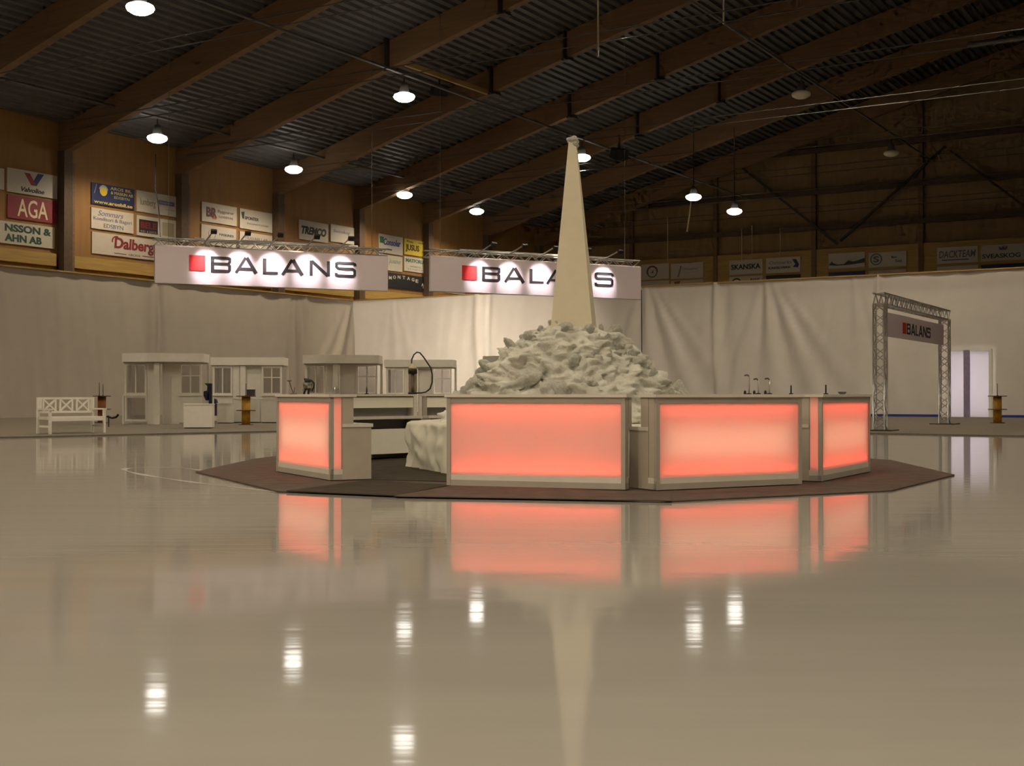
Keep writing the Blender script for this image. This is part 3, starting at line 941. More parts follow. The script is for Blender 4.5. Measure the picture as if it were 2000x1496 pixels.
def banner(x0, x1, Y0, Y1, label, hot, lamp_px):
    A, B = P(x0, 0, Y0), P(x1, 0, Y1)
    d = Vector((B.x - A.x, B.y - A.y, 0))
    w = d.length
    ang = math.atan2(d.y, d.x)
    zb, h = 4.40, 1.13
    root = thing('hanging_banner', label, 'banner', (A.x, A.y, zb), ang, 'lit banners hanging from trusses')
    n = 46
    vs, fs = [], []
    for i in range(n + 1):
        for j in range(7):
            x, z = w * i / n, h * j / 6
            vs.append((x, 0.012 * mnoise.noise((x * 1.2, z * 1.3, x0)), z))
    for i in range(n):
        for j in range(6):
            k = i * 7 + j
            fs.append((k, k + 7, k + 8, k + 1))
    m = MB(); m.add(vs, fs, True); m.build('banner_cloth', BANNER, root)
    for z in (0.0, h):
        m = MB(); m.tube([(0, 0.03, z), (w, 0.03, z)], 0.025, 6); m.build('edge_pipe', ALU, root)
    for x in (0.0, w):
        m = MB(); m.tube([(x, 0.03, 0), (x, 0.03, h)], 0.02, 6); m.build('edge_pipe', ALU, root)
    # red square and name
    def fx(px):                                   # picture column -> distance along the banner
        t = (px - 1000) / FPX
        A2, d2 = Vector((A.x, A.y)), Vector((d.x, d.y)) / w
        return (t * A2.y - A2.x) / (d2.x - t * d2.y)
    k = (x1 - x0) / 455.0
    def pos(px):
        return fx(px)
    m = MB(); m.box(pos(hot['sq'][0]), pos(hot['sq'][1]), -0.035, -0.015, 0.36 * h, 0.80 * h * 0.98)
    m.build('red_square', RED, root)
    m = MB()
    for ch, xa, xb in hot['let']:
        wide_letter(m, ch, pos(xa), 0.345 * h, pos(xb) - pos(xa), 0.43 * h, -0.02)
    m.build('lettering', INK, root, kind=None)
    # box truss behind the top edge, second rail behind it
    tr = root
    truss(tr, (0.0, 0.32, h + 0.13), (w, 0.32, h + 0.13), 0.50, 0.22, 30, 0.026)
    m = MB(); m.tube([(w * 0.18, 0.9, h + 0.38), (w * 0.9, 0.9, h + 0.38)], 0.03, 6); m.build('rear_rail', ALU, root)
    for x in (w * 0.22, w * 0.86):
        m = MB(); m.bar((x, 0.3, h + 0.1), (x, 0.9, h + 0.38), 0.05, 0.05); m.build('rail_bracket', ALU, root)
    for x in (w * 0.06, w * 0.94):
        m = MB(); m.tube([(x, 0.3, h), (x, 0.3, 9.6)], 0.006, 4); m.build('suspension_wire', CABLE, root)
    # arm lamps leaning out over the cloth
    for i, px in enumerate(lamp_px):
        x = pos(px)
        arm = MB(); arm.tube([(x, 0.30, h + 0.12), (x + 0.05, -1.1, h + 0.40)], 0.022, 6)
        ao = arm.build('lamp_arm', ALU, root)
        hm = MB()
        M = Matrix.Translation((x + 0.05, -1.15, h + 0.36)) @ Matrix.Rotation(math.radians(38), 4, 'X')
        hm.box(-0.085, 0.085, -0.04, 0.05, -0.06, 0.06, M)
        hm.build('lamp_head', BLACK, ao)
        sd = bpy.data.lights.new('banner_spot', 'SPOT')
        sd.energy = 230; sd.color = (1.0, 0.90, 0.90); sd.spot_size = math.radians(48); sd.spot_blend = 1.0; sd.shadow_soft_size = 0.05
        so = bpy.data.objects.new('banner_spot', sd); COL.objects.link(so); so.parent = root
        so.location = (x + 0.05, -1.12, h + 0.24)
        tgt = Vector((x + 0.05, 0, 0.50 * h))
        so.rotation_euler = (tgt - so.location).to_track_quat('-Z', 'Y').to_euler()
    return root

banner(302, 757, 38.0, 41.0, 'white name banner hanging before the wooden long wall, over the pavilions',
       {'sq': (369, 400), 'let': [('B', 411, 451), ('A', 457, 503), ('L', 513, 542), ('A', 548, 593), ('N', 604, 644), ('S', 655, 694)]}, (400, 465, 527, 597, 662))
banner(840, 1252, 41.0, 44.6, 'white name banner hanging behind the tall spire',
       {'sq': (902, 931), 'let': [('B', 941, 977), ('A', 983, 1025), ('L', 1034, 1061), ('A', 1065, 1107), ('N', 1116, 1153), ('S', 1162, 1197)]}, (933, 992, 1052, 1115, 1176))

# added flood lamps, hung on the second banner's rail to brighten the cloth wall
bn = [o for o in COL.objects if o.name.startswith('hanging_banner')][1]
for lx, tgt in ((1.9, hall(5.2, 0, 3.4)), (2.5, hall(11.0, 0, 3.2))):
    loc = Vector((lx, 0.95, 1.30))
    bpy.context.view_layer.update()
    t_ = bn.matrix_world.inverted() @ tgt
    dq = (t_ - loc).to_track_quat('-Z', 'Y')
    m = MB(); m.box(-0.16, 0.16, -0.11, 0.11, 0.0, 0.14, Matrix.Translation(loc) @ dq.to_matrix().to_4x4())
    m.build('added_flood', BLACK, bn)
    sd = bpy.data.lights.new('added_flood_beam', 'SPOT')
    sd.energy = 11000; sd.color = (1.0, 0.84, 0.66); sd.spot_size = math.radians(30); sd.spot_blend = 1.0; sd.shadow_soft_size = 0.12
    so = bpy.data.objects.new('added_flood_beam', sd); COL.objects.link(so); so.parent = bn
    so.location = loc + (t_ - loc).normalized() * 0.05
    so.rotation_euler = dq.to_euler()

# gateway of box truss with its own name banner
g0, g1 = ground(1719, 843.5), ground(1845, 830.5)
gd = g1 - g0
gl = gd.length
root = thing('truss_gateway', 'silver truss gateway with a name banner on the grey carpet', 'gateway', g0, math.atan2(gd.y, gd.x))
root.location.z = 0.035
GH = 3.48
for x in (0, gl):
    truss(root, (x, 0, 0.02), (x, 0, GH), 0.30, 0.30, 15, 0.024)
    m = MB(); m.box(x - 0.45, x + 0.45, -0.4, 0.4, 0, 0.03); m.build('base_plate', STEEL, root)
truss(root, (-0.15, 0, GH + 0.15), (gl + 0.15, 0, GH + 0.15), 0.30, 0.30, 30, 0.024)
for x in (0, gl):
    m = MB(); m.box(x - 0.17, x + 0.17, -0.17, 0.17, GH - 0.02, GH + 0.02); m.build('corner_plate', ALU, root)
m = MB()
bz0, bz1 = 2.62, 3.30
m.box(0.25, gl - 0.25, -0.02, 0.0, bz0, bz1); gb = m.build('banner_cloth', BANNER, root)
m = MB(); m.box(0.3 * gl, 0.345 * gl, -0.035, -0.02, 2.78, 3.10); m.build('red_square', RED, gb)
m = MB()
xx = 0.36 * gl
for ch, ww in zip('BALANS', (0.44, 0.50, 0.32, 0.50, 0.46, 0.44)):
    wide_letter(m, ch, xx, 2.78, ww, 0.32, -0.02); xx += ww + 0.10
m.build('lettering', INK, gb)

# ------------------------------------------------------------------ the bar: a ring of glowing counters
TOPZ = 1.043
BASEZ = 0.026
cache = {}
def cached(key, fn):
    if key not in cache:
        cache[key] = fn()
    return cache[key]

def counter(p, q, label, glow, lit_ends=(False, False), white=6.0, inset=(0.0, 0.0)):
    p, q = Vector((p[0], p[1], BASEZ)), Vector((q[0], q[1], BASEZ))
    d = q - p
    L = d.length
    ang = math.atan2(d.y, d.x)
    root = thing('bar_counter', label, 'counter', p, ang, 'glowing counters of the bar ring')
    t = TOPZ - BASEZ
    D1, D2, D3 = 0.15, 0.29, 0.52        # light box, upper shelf, lower cabinet depth
    z0 = 0.125                            # plinth
    zt = t - 0.095                        # underside of the fascia
    m = MB(); m.box(-0.02, L + 0.02, -0.025, D2 + 0.03, t - 0.032, t); m.build('top', WHITE2, root)
    m = MB(); m.box(0.0, L, 0.0, 0.03, zt, t - 0.032); m.build('fascia', FRAME, root)
    m = MB(); m.box(0.0, L, 0.0, D1, 0.0, z0 * 0.52); m.build('plinth', FRAME, root)
    m = MB(); m.box(0.0, L, 0.004, D1, z0 * 0.52, z0); m.build('plinth_rail', WHITE2, root)
    for x in (0.0, L - 0.045):
        m = MB(); m.box(x, x + 0.045, -0.006, 0.04, 0.0, t - 0.032); m.build('post', FRAME, root)
    m = MB(); m.box(0.045, L - 0.045, 0.012, 0.016, z0, zt); m.build('glowing_panel', PANEL, root)
    for x, on in ((0.004, lit_ends[0]), (L - 0.008, lit_ends[1])):
        m = MB(); m.box(x, x + 0.004, 0.04, D1 - 0.012, z0, t - 0.032)
        m.build('glowing_end_strip' if on else 'end_strip', PANEL if on else ENDPANEL, root)
    m = MB(); m.box(0.0, L, D1 - 0.012, D1, z0, t - 0.032); m.build('light_box_back', BOXGREY, root)
    # upper shelf box
    for x in (0.0, L - 0.018):
        m = MB(); m.box(x, x + 0.018, D1, D2, 0.665, t - 0.032); m.build('shelf_end', ENDPANEL, root)
    m = MB(); m.box(0.018, L - 0.018, D2 - 0.018, D2, 0.80, t - 0.05); m.build('inner_panel', INNER, root)
    # worktop and lower cabinet
    m = MB(); m.box(-0.01 + inset[0], L + 0.01 - inset[1], D1, D3 + 0.02, 0.625, 0.665); m.build('worktop', WHITE2, root)
    for x in (inset[0], L - 0.02 - inset[1]):
        m = MB(); m.box(x, x + 0.02, D1, D3, 0.0, 0.625); m.build('end_panel', ENDPANEL, root)
    m = MB(); m.box(0.02 + inset[0], L - 0.02 - inset[1], D3 - 0.03, D3 - 0.01, 0.08, 0.47); m.build('inner_door', INNER, root)
    m = MB(); m.box(0.02 + inset[0], L - 0.02 - inset[1], D1, D3 - 0.03, 0.08, 0.10); m.build('bottom_shelf', WHITE, root)
    # red light tubes of this counter: one behind the fascia, one above the plinth
    for z, rx in ((zt - 0.02, 0.0), (z0 + 0.02, math.pi)):
        ad = bpy.data.lights.new('red_tube', 'AREA')
        ad.shape = 'RECTANGLE'; ad.size = L - 0.16; ad.size_y = 0.035
        ad.energy = glow * (1.0 if rx == 0.0 else 1.1); ad.color = (1.0, 0.085, 0.05)
        ao = bpy.data.objects.new('red_tube', ad); COL.objects.link(ao); ao.parent = root
        ao.location = (L / 2, 0.075, z); ao.rotation_euler = (rx, 0, 0)
    # warm white tube field on the back of the box, lighting the middle of the panel
    ad = bpy.data.lights.new('white_tubes', 'AREA')
    ad.shape = 'RECTANGLE'; ad.size = L - 0.3; ad.size_y = 0.32
    ad.energy = white; ad.color = (1.0, 0.62, 0.44)
    ao = bpy.data.objects.new('white_tubes', ad); COL.objects.link(ao); ao.parent = root
    ao.location = (L / 2, D1 - 0.02, (z0 + zt) / 2 - 0.02); ao.rotation_euler = (math.pi / 2, 0, 0)
    return root

counter((-3.11, 16.66), (-2.15, 14.93), 'glowing red counter at the open end of the bar, beside the pavilions', 6.8, (False, True))
counter((-0.73, 14.11), (1.21, 13.45), 'widest glowing red counter, straight before the snow heap', 26.0, white=0.7, inset=(0.0, 0.3))
counter((1.53, 13.38), (3.29, 14.31), 'pale pink glowing counter between the widest counter and the last one', 6.8)
counter((3.62, 14.74), (4.72, 16.62), 'narrow-looking glowing counter at the bar end towards the gateway', 6.8, (True, False))
counter((4.72, 17.0), (4.6, 19.0), 'glowing counter on the far gateway side of the bar', 6.8)
counter((4.4, 19.4), (3.1, 20.95), 'rear glowing counter with the taps standing on it', 6.8, inset=(0.1, 0.25))
counter((2.85, 21.2), (0.88, 21.6), 'rear glowing counter hidden behind the snow heap', 6.8, inset=(0.25, 0.1))
counter((0.45, 21.6), (-1.5, 21.0), 'rear counter carrying the clear cylinder with a hose', 6.8)
counter((-1.82, 20.76), (-3.0, 19.42), 'rear counter whose cream inside shows through the bar entrance', 6.8, inset=(0.05, 0.2))
counter((-2.95, 18.95), (-2.96, 16.97), 'side counter of the bar facing the garden bench', 6.8, inset=(0.2, 0.45))

# ------------------------------------------------------------------ platform, snow heap and spire
PL = [(-1.47, 17.8), (-0.82, 16.25), (0.3, 15.45), (1.7, 15.35), (2.55, 16.3), (2.9, 18.2), (1.9, 19.6), (0.2, 19.8), (-1.1, 19.1)]
def ringpts(poly, step=0.04):
    out = []
    for i in range(len(poly)):
        a_, b_ = Vector(poly[i]), Vector(poly[(i + 1) % len(poly)])
        k = max(1, int((b_ - a_).length / step))
        out += [a_.lerp(b_, j / k) for j in range(k)]
    return out
rp_ = ringpts(PL)
cen = Vector((0.8, 17.6))
vs, fs = [], []
ROWS = 22
for j in range(ROWS + 1):
    z = 0.028 + 0.64 * j / ROWS
    for p in rp_:
        dd = (p - cen).normalized()
        k = 0.08 * mnoise.noise((p.x * 1.7 + z, p.y * 1.7, z * 2.6)) + 0.10 * (0.5 - abs(mnoise.noise((p.x * 3.2 + z * 2, p.y * 3.2 - z, z * 2.2)))) + 0.03 * mnoise.noise((p.x * 9, p.y * 9, z * 6)) + 0.03 * (1 - j / ROWS)
        if j == ROWS:
            k -= 0.06
        q = p + dd * k
        vs.append((q.x, q.y, z))
n = len(rp_)
for j in range(ROWS):
    for i in range(n):
        fs.append((j * n + i, j * n + (i + 1) % n, (j + 1) * n + (i + 1) % n, (j + 1) * n + i))
fs.append(tuple(ROWS * n + i for i in range(n)))
m = MB(); m.add(vs, fs, True)
m.build('draped_platform', DRAPE, label='low platform draped in crumpled white cloth inside the bar', cat='platform')

heap = thing('snow_heap', 'heap of lumpy off-white snow rising behind the widest counter', 'snow', (0.80, 17.6, 0.64))
HP = [(0.0, 1.92), (0.30, 1.70), (0.74, 1.36), (0.95, 1.20), (1.30, 0.72), (1.38, 0.50)]     # height, radius
def heap_r(z):
    for (z0, r0), (z1, r1) in zip(HP, HP[1:]):
        if z <= z1:
            return r0 + (r1 - r0) * (z - z0) / (z1 - z0)
    return 0.0
HP2 = [(0.0, 1.85), (0.41, 1.45), (0.90, 1.03), (1.16, 0.72), (1.30, 0.48), (1.36, 0.25)]
HP[:] = HP2
vs, fs = [], []
N, R = 230, 110
def ridged(v, o):
    return 1.0 - 2.2 * abs(mnoise.noise(v + Vector((o, o * 0.7, -o))))
for j in range(R + 1):
    f = j / R
    z = 1.36 * f
    r = heap_r(z)
    for i in range(N):
        a = TAU * i / N
        nv = Vector((math.cos(a) * r, math.sin(a) * r, z * 1.2))
        w = Vector((mnoise.noise(nv * 2.5), mnoise.noise(nv * 2.5 + Vector((5, 5, 5))), mnoise.noise(nv * 2.5 + Vector((9, 2, 4))))) * 0.14
        q = nv + w
        k = 0.12 * mnoise.noise(q * 2.0) - 0.085 * ridged(q * 3.4, 3.0) - 0.065 * ridged(q * 7.0, 8.0) - 0.03 * ridged(q * 12.5, 5.0) + 0.025 * mnoise.noise(q * 19) + 0.06
        k *= min(1.0, 0.35 + r)
        vs.append((nv.x + math.cos(a) * k, nv.y + math.sin(a) * k, z + (0.05 * mnoise.noise(q * 4 + Vector((9, 0, 0))) + 0.3 * k) * min(1, z * 6)))
for j in range(R):
    for i in range(N):
        fs.append((j * N + i, j * N + (i + 1) % N, (j + 1) * N + (i + 1) % N, (j + 1) * N + i))
fs.append(tuple(R * N + i for i in range(N)))
m = MB(); m.add(vs, fs, True); m.build('core', SNOW, heap)
lumps = []
for s in range(7):
    bm = bmesh.new()
    bmesh.ops.create_icosphere(bm, subdivisions=4, radius=1.0)
    for v in bm.verts:
        c = v.co.copy()
        v.co = c * (1 + 0.6 * mnoise.noise(c * 0.9 + Vector((s * 5, 0, 0))) - 0.22 * ridged(c * 1.3, s * 3.0) + 0.10 * mnoise.noise(c * 4.5))
        v.co.z *= 0.75
    me = bpy.data.meshes.new('lump')
    bm.to_mesh(me); bm.free()
    for pl in me.polygons:
        pl.use_smooth = True
    me.materials.append(SNOW)
    lumps.append(me)
for i in range(110):
    z = 1.36 * (rnd.random() ** 1.1)
    a = TAU * rnd.random()
    r = heap_r(z) + rnd.uniform(-0.10, 0.0)
    o = bpy.data.objects.new('lump', rnd.choice(lumps))
    COL.objects.link(o)
    o.parent = heap
    o.location = (math.cos(a) * r, math.sin(a) * r, z + 0.02)
    s = rnd.uniform(0.05, 0.15) * (1.15 if z < 0.6 else 0.85)
    o.scale = (s * rnd.uniform(0.8, 1.6), s * rnd.uniform(0.8, 1.4), s * rnd.uniform(0.8, 1.3))
    o.rotation_euler = (rnd.uniform(-3, 3), rnd.uniform(-0.9, 0.9), rnd.uniform(0, 6))

# tapering four-sided spire with a lump of snow on its tip
sp = thing('spire', 'tall tapering white spire standing in the snow heap', 'spire', (0.87, 17.6, 1.55), math.radians(-10.0))
m = MB()
hb, ht, SH = 0.325, 0.052, 3.02
lean = Vector((-0.02, 0, 0))
prof_ = [(0.0, hb), (SH * 0.5, hb + (ht - hb) * 0.5), (SH, ht)]
vs = []
for z, h_ in prof_:
    for x, y in ((-1, -1), (1, -1), (1, 1), (-1, 1)):
        vs.append((x * h_ + lean.x * z / SH, y * h_, z))
fs = []
for j in range(2):
    for k in range(4):
        fs.append((j * 4 + k, j * 4 + (k + 1) % 4, j * 4 + 4 + (k + 1) % 4, j * 4 + 4 + k))
fs += [(3, 2, 1, 0), (8, 9, 10, 11)]
m.add(vs, fs); m.build('shaft', SPIRE, sp)
o = obj('tip_lump', lumps[5].copy(), None, sp, (lean.x + 0.0, 0, SH + 0.02)); o.scale = (0.085, 0.08, 0.09)
o = obj('tip_lump', lumps[6].copy(), None, sp, (lean.x + 0.055, -0.02, SH - 0.06)); o.scale = (0.05, 0.06, 0.06)

# ------------------------------------------------------------------ white pavilions along the cloth walls
def pavilion(px0, px1, Y, rz, label, curved, low_glass, depth=1.3):
    w = (px1 - px0) / FPX * Y
    c = P((px0 + px1) / 2, 0, Y)
    root = thing('pavilion', label, 'pavilion', (c.x, c.y, 0.035), rz, 'white pavilions along the cloth walls')
    s = w / 2.7
    H = 2.36
    X = lambda v: (v - 1.35) * s
    # roof slab with a bowed front
    pts = []
    for i in range(13):
        t = i / 12
        pts.append(((t - 0.5) * w, -0.07 - (0.42 * math.sin(math.pi * t) if curved else 0.0)))
    pts += [(w / 2, depth), (-w / 2, depth)]
    m = MB(); m.prism(pts, H - 0.29, H); m.build('roof', WHITE, root)
    m = MB(); m.prism([(x * 0.97, y * 0.9 + 0.02) for x, y in pts], H - 0.33, H - 0.29); m.build('roof_rim', FRAME, root)
    def panel(name, x0, x1, z0, z1, y0=0.0, y1=0.05, mm=WHITE, par=root):
        m = MB(); m.box(X(x0), X(x1), y0, y1, z0, z1)
        return m.build(name, mm, par)
    def window(x0, x1, z0, z1, cols, rows):
        fr = MB()
        f = 0.055
        fr.box(X(x0), X(x0) + f, -0.02, 0.06, z0, z1); fr.box(X(x1) - f, X(x1), -0.02, 0.06, z0, z1)
        fr.box(X(x0) + f, X(x1) - f, -0.02, 0.06, z0, z0 + f); fr.box(X(x0) + f, X(x1) - f, -0.02, 0.06, z1 - f, z1)
        fo = fr.build('window_frame', WHITE, root)
        xi0, xi1 = X(x0) + f, X(x1) - f
        zs = [z0 + f] + [z0 + f + (z1 - z0 - 2 * f) * r for r in rows] + [z1 - f]
        for k in range(1, cols):
            xm = xi0 + (xi1 - xi0) * k / cols
            b = MB(); b.box(xm - 0.02, xm + 0.02, -0.01, 0.05, z0 + f, z1 - f); b.build('mullion', WHITE, fo)
        for z in zs[1:-1]:
            b = MB(); b.box(xi0, xi1, -0.008, 0.048, z - 0.018, z + 0.018); b.build('transom', WHITE, fo)
        for k in range(cols):
            for r in range(len(zs) - 1):
                g = MB(); g.box(xi0 + (xi1 - xi0) * k / cols + 0.02, xi0 + (xi1 - xi0) * (k + 1) / cols - 0.02, 0.018, 0.024, zs[r] + 0.018, zs[r + 1] - 0.018)
                g.build('pane', GLASS, fo)
    zt = H - 0.33
    window(0.08, 0.80, 0.98, zt, 2, [])
    if low_glass:
        window(0.08, 0.82, 0.10, 0.95, 1, [])
    else:
        panel('low_panel', 0.08, 0.80, 0.05, 0.95)
    panel('wall_panel', 0.82, 1.05, 0.0, zt)
    m = MB(); m.box(X(1.10), X(1.28), -0.35 if curved else -0.03, -0.2 if curved else 0.08, 0.0, H - 0.29); m.build('post', WHITE, root)
    panel('wall_panel', 1.30, 1.86, 0.0, zt, 0.10, 0.15)
    window(1.88, 2.62, 0.98, zt, 2, [0.62])
    panel('low_panel', 1.88, 2.62, 0.05, 0.95)
    panel('sill', 0.04, 0.84, 0.94, 0.985, -0.05, 0.07)
    panel('sill', 1.85, 2.66, 0.94, 0.985, -0.05, 0.07)
    for x in (0.03, 2.67):
        m = MB(); m.box(X(x) - 0.04, X(x) + 0.04, depth - 0.16, depth - 0.06, 0, H - 0.29); m.build('post', WHITE, root)
    m = MB(); m.box(X(0.0), X(0.05), 0.0, depth - 0.1, 0.0, 0.95); m.build('side_panel', WHITE, root)
    return root

pavilion(241, 397, 42.0, 0.10, 'bow-fronted white pavilion nearest the garden bench', True, True)
pavilion(412, 554, 46.5, 0.05, 'flat-fronted white pavilion behind the ochre standing table', False, False)
pavilion(592, 741, 44.0, 0.02, 'bow-fronted white pavilion above the bar entrance', True, False)
pavilion(750, 886, 49.8, -0.05, 'flat-fronted white pavilion behind the clear cylinder', False, False)
pavilion(943, 1090, 45.0, -0.08, 'bow-fronted white pavilion half hidden behind the snow heap', True, False)
pavilion(1150, 1279, 51.5, -0.08, 'white pavilion almost wholly hidden behind the snow heap', False, False)

def white_box(px0, px1, ybase, ztop, label, depth=0.6, rz=0.1):
    g = ground((px0 + px1) / 2, ybase)
    w = (px1 - px0) / FPX * g.y
    root = thing('display_box', label, 'box', (g.x, g.y, 0.035), rz, 'white display boxes before the pavilions')
    m = MB(); m.box(-w / 2, w / 2, 0, depth, 0.03, ztop - 0.03); m.build('body', WHITE, root)
    m = MB(); m.box(-w / 2 - 0.015, w / 2 + 0.015, -0.015, depth + 0.015, ztop - 0.03, ztop); m.build('lid', WHITE, root)
    m = MB(); m.box(-w / 2 + 0.03, w / 2 - 0.03, 0.03, depth - 0.03, 0.0, 0.03); m.build('foot', STEEL, root)
white_box(359, 414, 839, 0.72, 'white box standing before the bow-fronted pavilion by the bench', 0.6, 0.12)
white_box(455, 507, 827.5, 0.86, 'low white box behind the ochre standing table', 0.5, 0.0)
white_box(510, 566, 828, 0.84, 'low white box half hidden by the open end of the bar', 0.5, 0.0)
white_box(424, 452, 829, 0.70, 'narrow white box at the foot of the flat-fronted pavilion', 0.4, 0.0)

# dark things beside the first pavilion
def silhouette(name, pts, sc, ox, oy, Y, th, mm, label, cat):
    q = [P(ox + x * sc, oy + y * sc, Y) for x, y in pts]
    z0 = min(p.z for p in q)
    root = thing(name, label, cat, (q[0].x, Y, z0))
    m = MB(); m.plate([(p.x - q[0].x, p.z - z0) for p in q], 0, th)
    o = m.build('body', mm, root)
    bv = o.modifiers.new('soft', 'BEVEL'); bv.width = 0.015; bv.segments = 2
silhouette('dark_bundle', [(205, 318), (360, 318), (360, 775), (305, 775), (303, 520), (282, 520), (280, 685), (240, 690), (192, 590), (192, 490), (268, 478), (272, 372)],
           0.09, 380, 720, 40.6, 0.18, NAVY, 'dark navy bundle hanging beside the white box and pavilion', 'bundle')
g = ground(428, 816)
root = thing('blue_wedge', 'dark blue wedge standing at the foot of the flat-fronted pavilion', 'wedge', P(418, 812, 44.0), 0)
m = MB(); m.plate([(0, 0), (0.24, 0), (0.14, 0.30), (0.06, 0.56), (0, 0.60)], 0, 0.22); m.build('body', mat('blue_wedge', (62, 56, 92), 0.7), root)

# ------------------------------------------------------------------ garden bench
g = ground(98, 850.5)
g2 = ground(208, 846)
ang = math.atan2(g2.y - g.y, g2.x - g.x) * 0.75
W = 1.52
root = thing('garden_bench', 'white garden bench with crossed back panels on the grey carpet', 'bench', (g.x, g.y, 0.035), ang)
def leg(x, y, z1, name='leg'):
    m = MB(); m.box(x - 0.03, x + 0.03, y - 0.03, y + 0.03, 0, z1); m.build(name, WHITE, root)
leg(0, 0, 0.62); leg(W, 0, 0.62); leg(-0.02, 0.55, 0.92); leg(W, 0.55, 0.92)
for i in range(5):
    m = MB(); m.box(-0.03, W + 0.03, 0.0 + i * 0.105, 0.09 + i * 0.105, 0.40, 0.43); m.build('seat_slat', WHITE, root)
m = MB(); m.box(0, W, -0.02, 0.01, 0.32, 0.40); m.build('seat_rail', WHITE, root)
for x in (0, W):
    m = MB(); m.box(x - 0.04, x + 0.04, -0.06, 0.56, 0.60, 0.64); m.build('armrest', WHITE, root)
    for z in (0.16, 0.36):
        m = MB(); m.box(x - 0.02, x + 0.02, 0.0, 0.55, z, z + 0.05); m.build('side_rail', WHITE, root)
for z in (0.52, 0.87):
    m = MB(); m.box(-0.02, W, 0.53, 0.57, z, z + 0.055); m.build('back_rail', WHITE, root)
cells = [(0.12, 0.46), (0.59, 0.93), (1.06, 1.40)]
for x0, x1 in cells:
    for p_, q_ in (((x0, 0.55, 0.575), (x1, 0.55, 0.87)), ((x0, 0.555, 0.87), (x1, 0.555, 0.575))):
        m = MB(); m.bar(p_, q_, 0.04, 0.045, up=(0, 1, 0)); m.build('cross_slat', WHITE, root)
for x in (0.05, 0.12, 0.46, 0.59, 0.93, 1.06, 1.40, 1.47):
    m = MB(); m.box(x - 0.022, x + 0.022, 0.535, 0.565, 0.57, 0.875); m.build('back_slat', WHITE, root)

# ------------------------------------------------------------------ standing tables with two discs
def standing_table(x, Y, label, mm, r=0.31, core=0.14):
    c = P(x, 0, Y)
    root = thing('standing_table', label, 'table', (c.x, c.y, 0.035), 0, 'standing tables with two discs')
    m = MB(); m.lathe([(core, 0.0), (core, 0.92)], 18); m.build('core', mm, root)
    for z in (0.46, 0.92):
        m = MB(); m.lathe([(r, z), (r + 0.006, z + 0.012), (r, z + 0.03)], 24)
        if z < 0.9:
            m.build('shelf_disc', DISC, root)
        else:
            m.build('top_disc', DISC, root)
    m = MB(); m.lathe([(core + 0.1, 0.0), (core + 0.1, 0.02)], 20); m.build('foot_disc', DISC, root)
    return c
TT = 0.035 + 0.95
def rod(p, label, h=0.34, group='thin dark rods'):
    root = thing('candle_rod', label, 'rod', p, 0, group)
    m = MB(); m.lathe([(0.035, 0), (0.035, 0.012), (0.012, 0.02)], 10); m.build('rod_foot', BLACK, root)
    m = MB(); m.lathe([(0.012, 0.02), (0.011, h)], 8); m.build('stick', BLACK, root)
c = standing_table(480.5, 41.0, 'ochre standing table before the flat-fronted pavilion', TABLEW)
rod((c.x - 0.0, c.y, TT), 'thin dark rod on the ochre standing table beside the bar', 0.40)
root = thing('small_box', 'small dark box lying on the ochre standing table beside the bar', 'box', (c.x + 0.175, c.y - 0.05, TT), 0.0)
m = MB(); m.box(-0.12, 0.12, -0.1, 0.1, 0, 0.2); m.build('body', mat('box_plum', (66, 54, 66), 0.6), root)
m = MB(); m.box(-0.125, 0.125, -0.105, 0.105, 0.17, 0.205); m.build('lid', mat('box_plum_lid', (52, 40, 48), 0.6), root)
c = standing_table(1948, 43.6, 'ochre standing table beside the lit doorway', TABLEW)
rod((c.x, c.y, TT), 'thin dark rod on the standing table beside the lit doorway', 0.42)
c = standing_table(199, 44.0, 'red-brown standing table behind the garden bench', TABLEB)
rod((c.x - 0.09, c.y, TT), 'taller of two dark rods on the table behind the bench', 0.46)
rod((c.x + 0.04, c.y, TT), 'shorter of two dark rods on the table behind the bench', 0.40)
g = ground(219, 836)
m = MB(); m.tube([(g.x - 0.15, g.y, 0.36), (g.x, g.y, 0.31), (g.x + 0.12, g.y, 0.33), (g.x + 0.2, g.y, 0.42)], 0.035, 7)
m.tube([(g.x - 0.1, g.y, 0.33), (g.x - 0.1, g.y, 0.035)], 0.02, 6)
m.build('bent_tube', BLACK, label='black bent tube on a stand beside the garden bench', cat='stand')

# ------------------------------------------------------------------ things on the bar
# clear cylinder with a hose
cx, cy = -1.60 + 0.0, 20.92
c = P(806, 0, 20.95)
root = thing('clear_cylinder', 'clear cylinder with black ends and an arching black hose on the bar', 'dispenser', (-1.32, 20.95, TOPZ))
root.location = ((806 - 1000) / FPX * 21.0 + 0.0, 21.0, TOPZ)
m = MB(); m.lathe([(0.072, 0.0), (0.078, 0.01), (0.078, 0.03), (0.066, 0.035)], 18); m.build('base', BLACK, root)
m = MB(); m.lathe([(0.068, 0.035), (0.068, 0.34)], 20); m.build('tank', CLEAR, root)
m = MB(); m.lathe([(0.03, 0.035), (0.03, 0.34)], 10); m.build('inner_tube', FRAME, root)
m = MB(); m.lathe([(0.076, 0.34), (0.076, 0.41), (0.066, 0.42)], 18); m.build('collar', BLACK, root)
m = MB(); m.lathe([(0.066, 0.42), (0.066, 0.45), (0.03, 0.47), (0.03, 0.51)], 16); m.build('cap', mat('cream_cap', (206, 190, 150), 0.5), root)
hp = [(-0.02, 0.49), (-0.015, 0.58), (0.02, 0.66), (0.07, 0.70), (0.12, 0.69), (0.18, 0.62), (0.24, 0.53), (0.30, 0.44), (0.325, 0.33), (0.325, 0.20), (0.29, 0.09), (0.22, 0.035), (0.14, 0.02), (0.06, 0.02)]
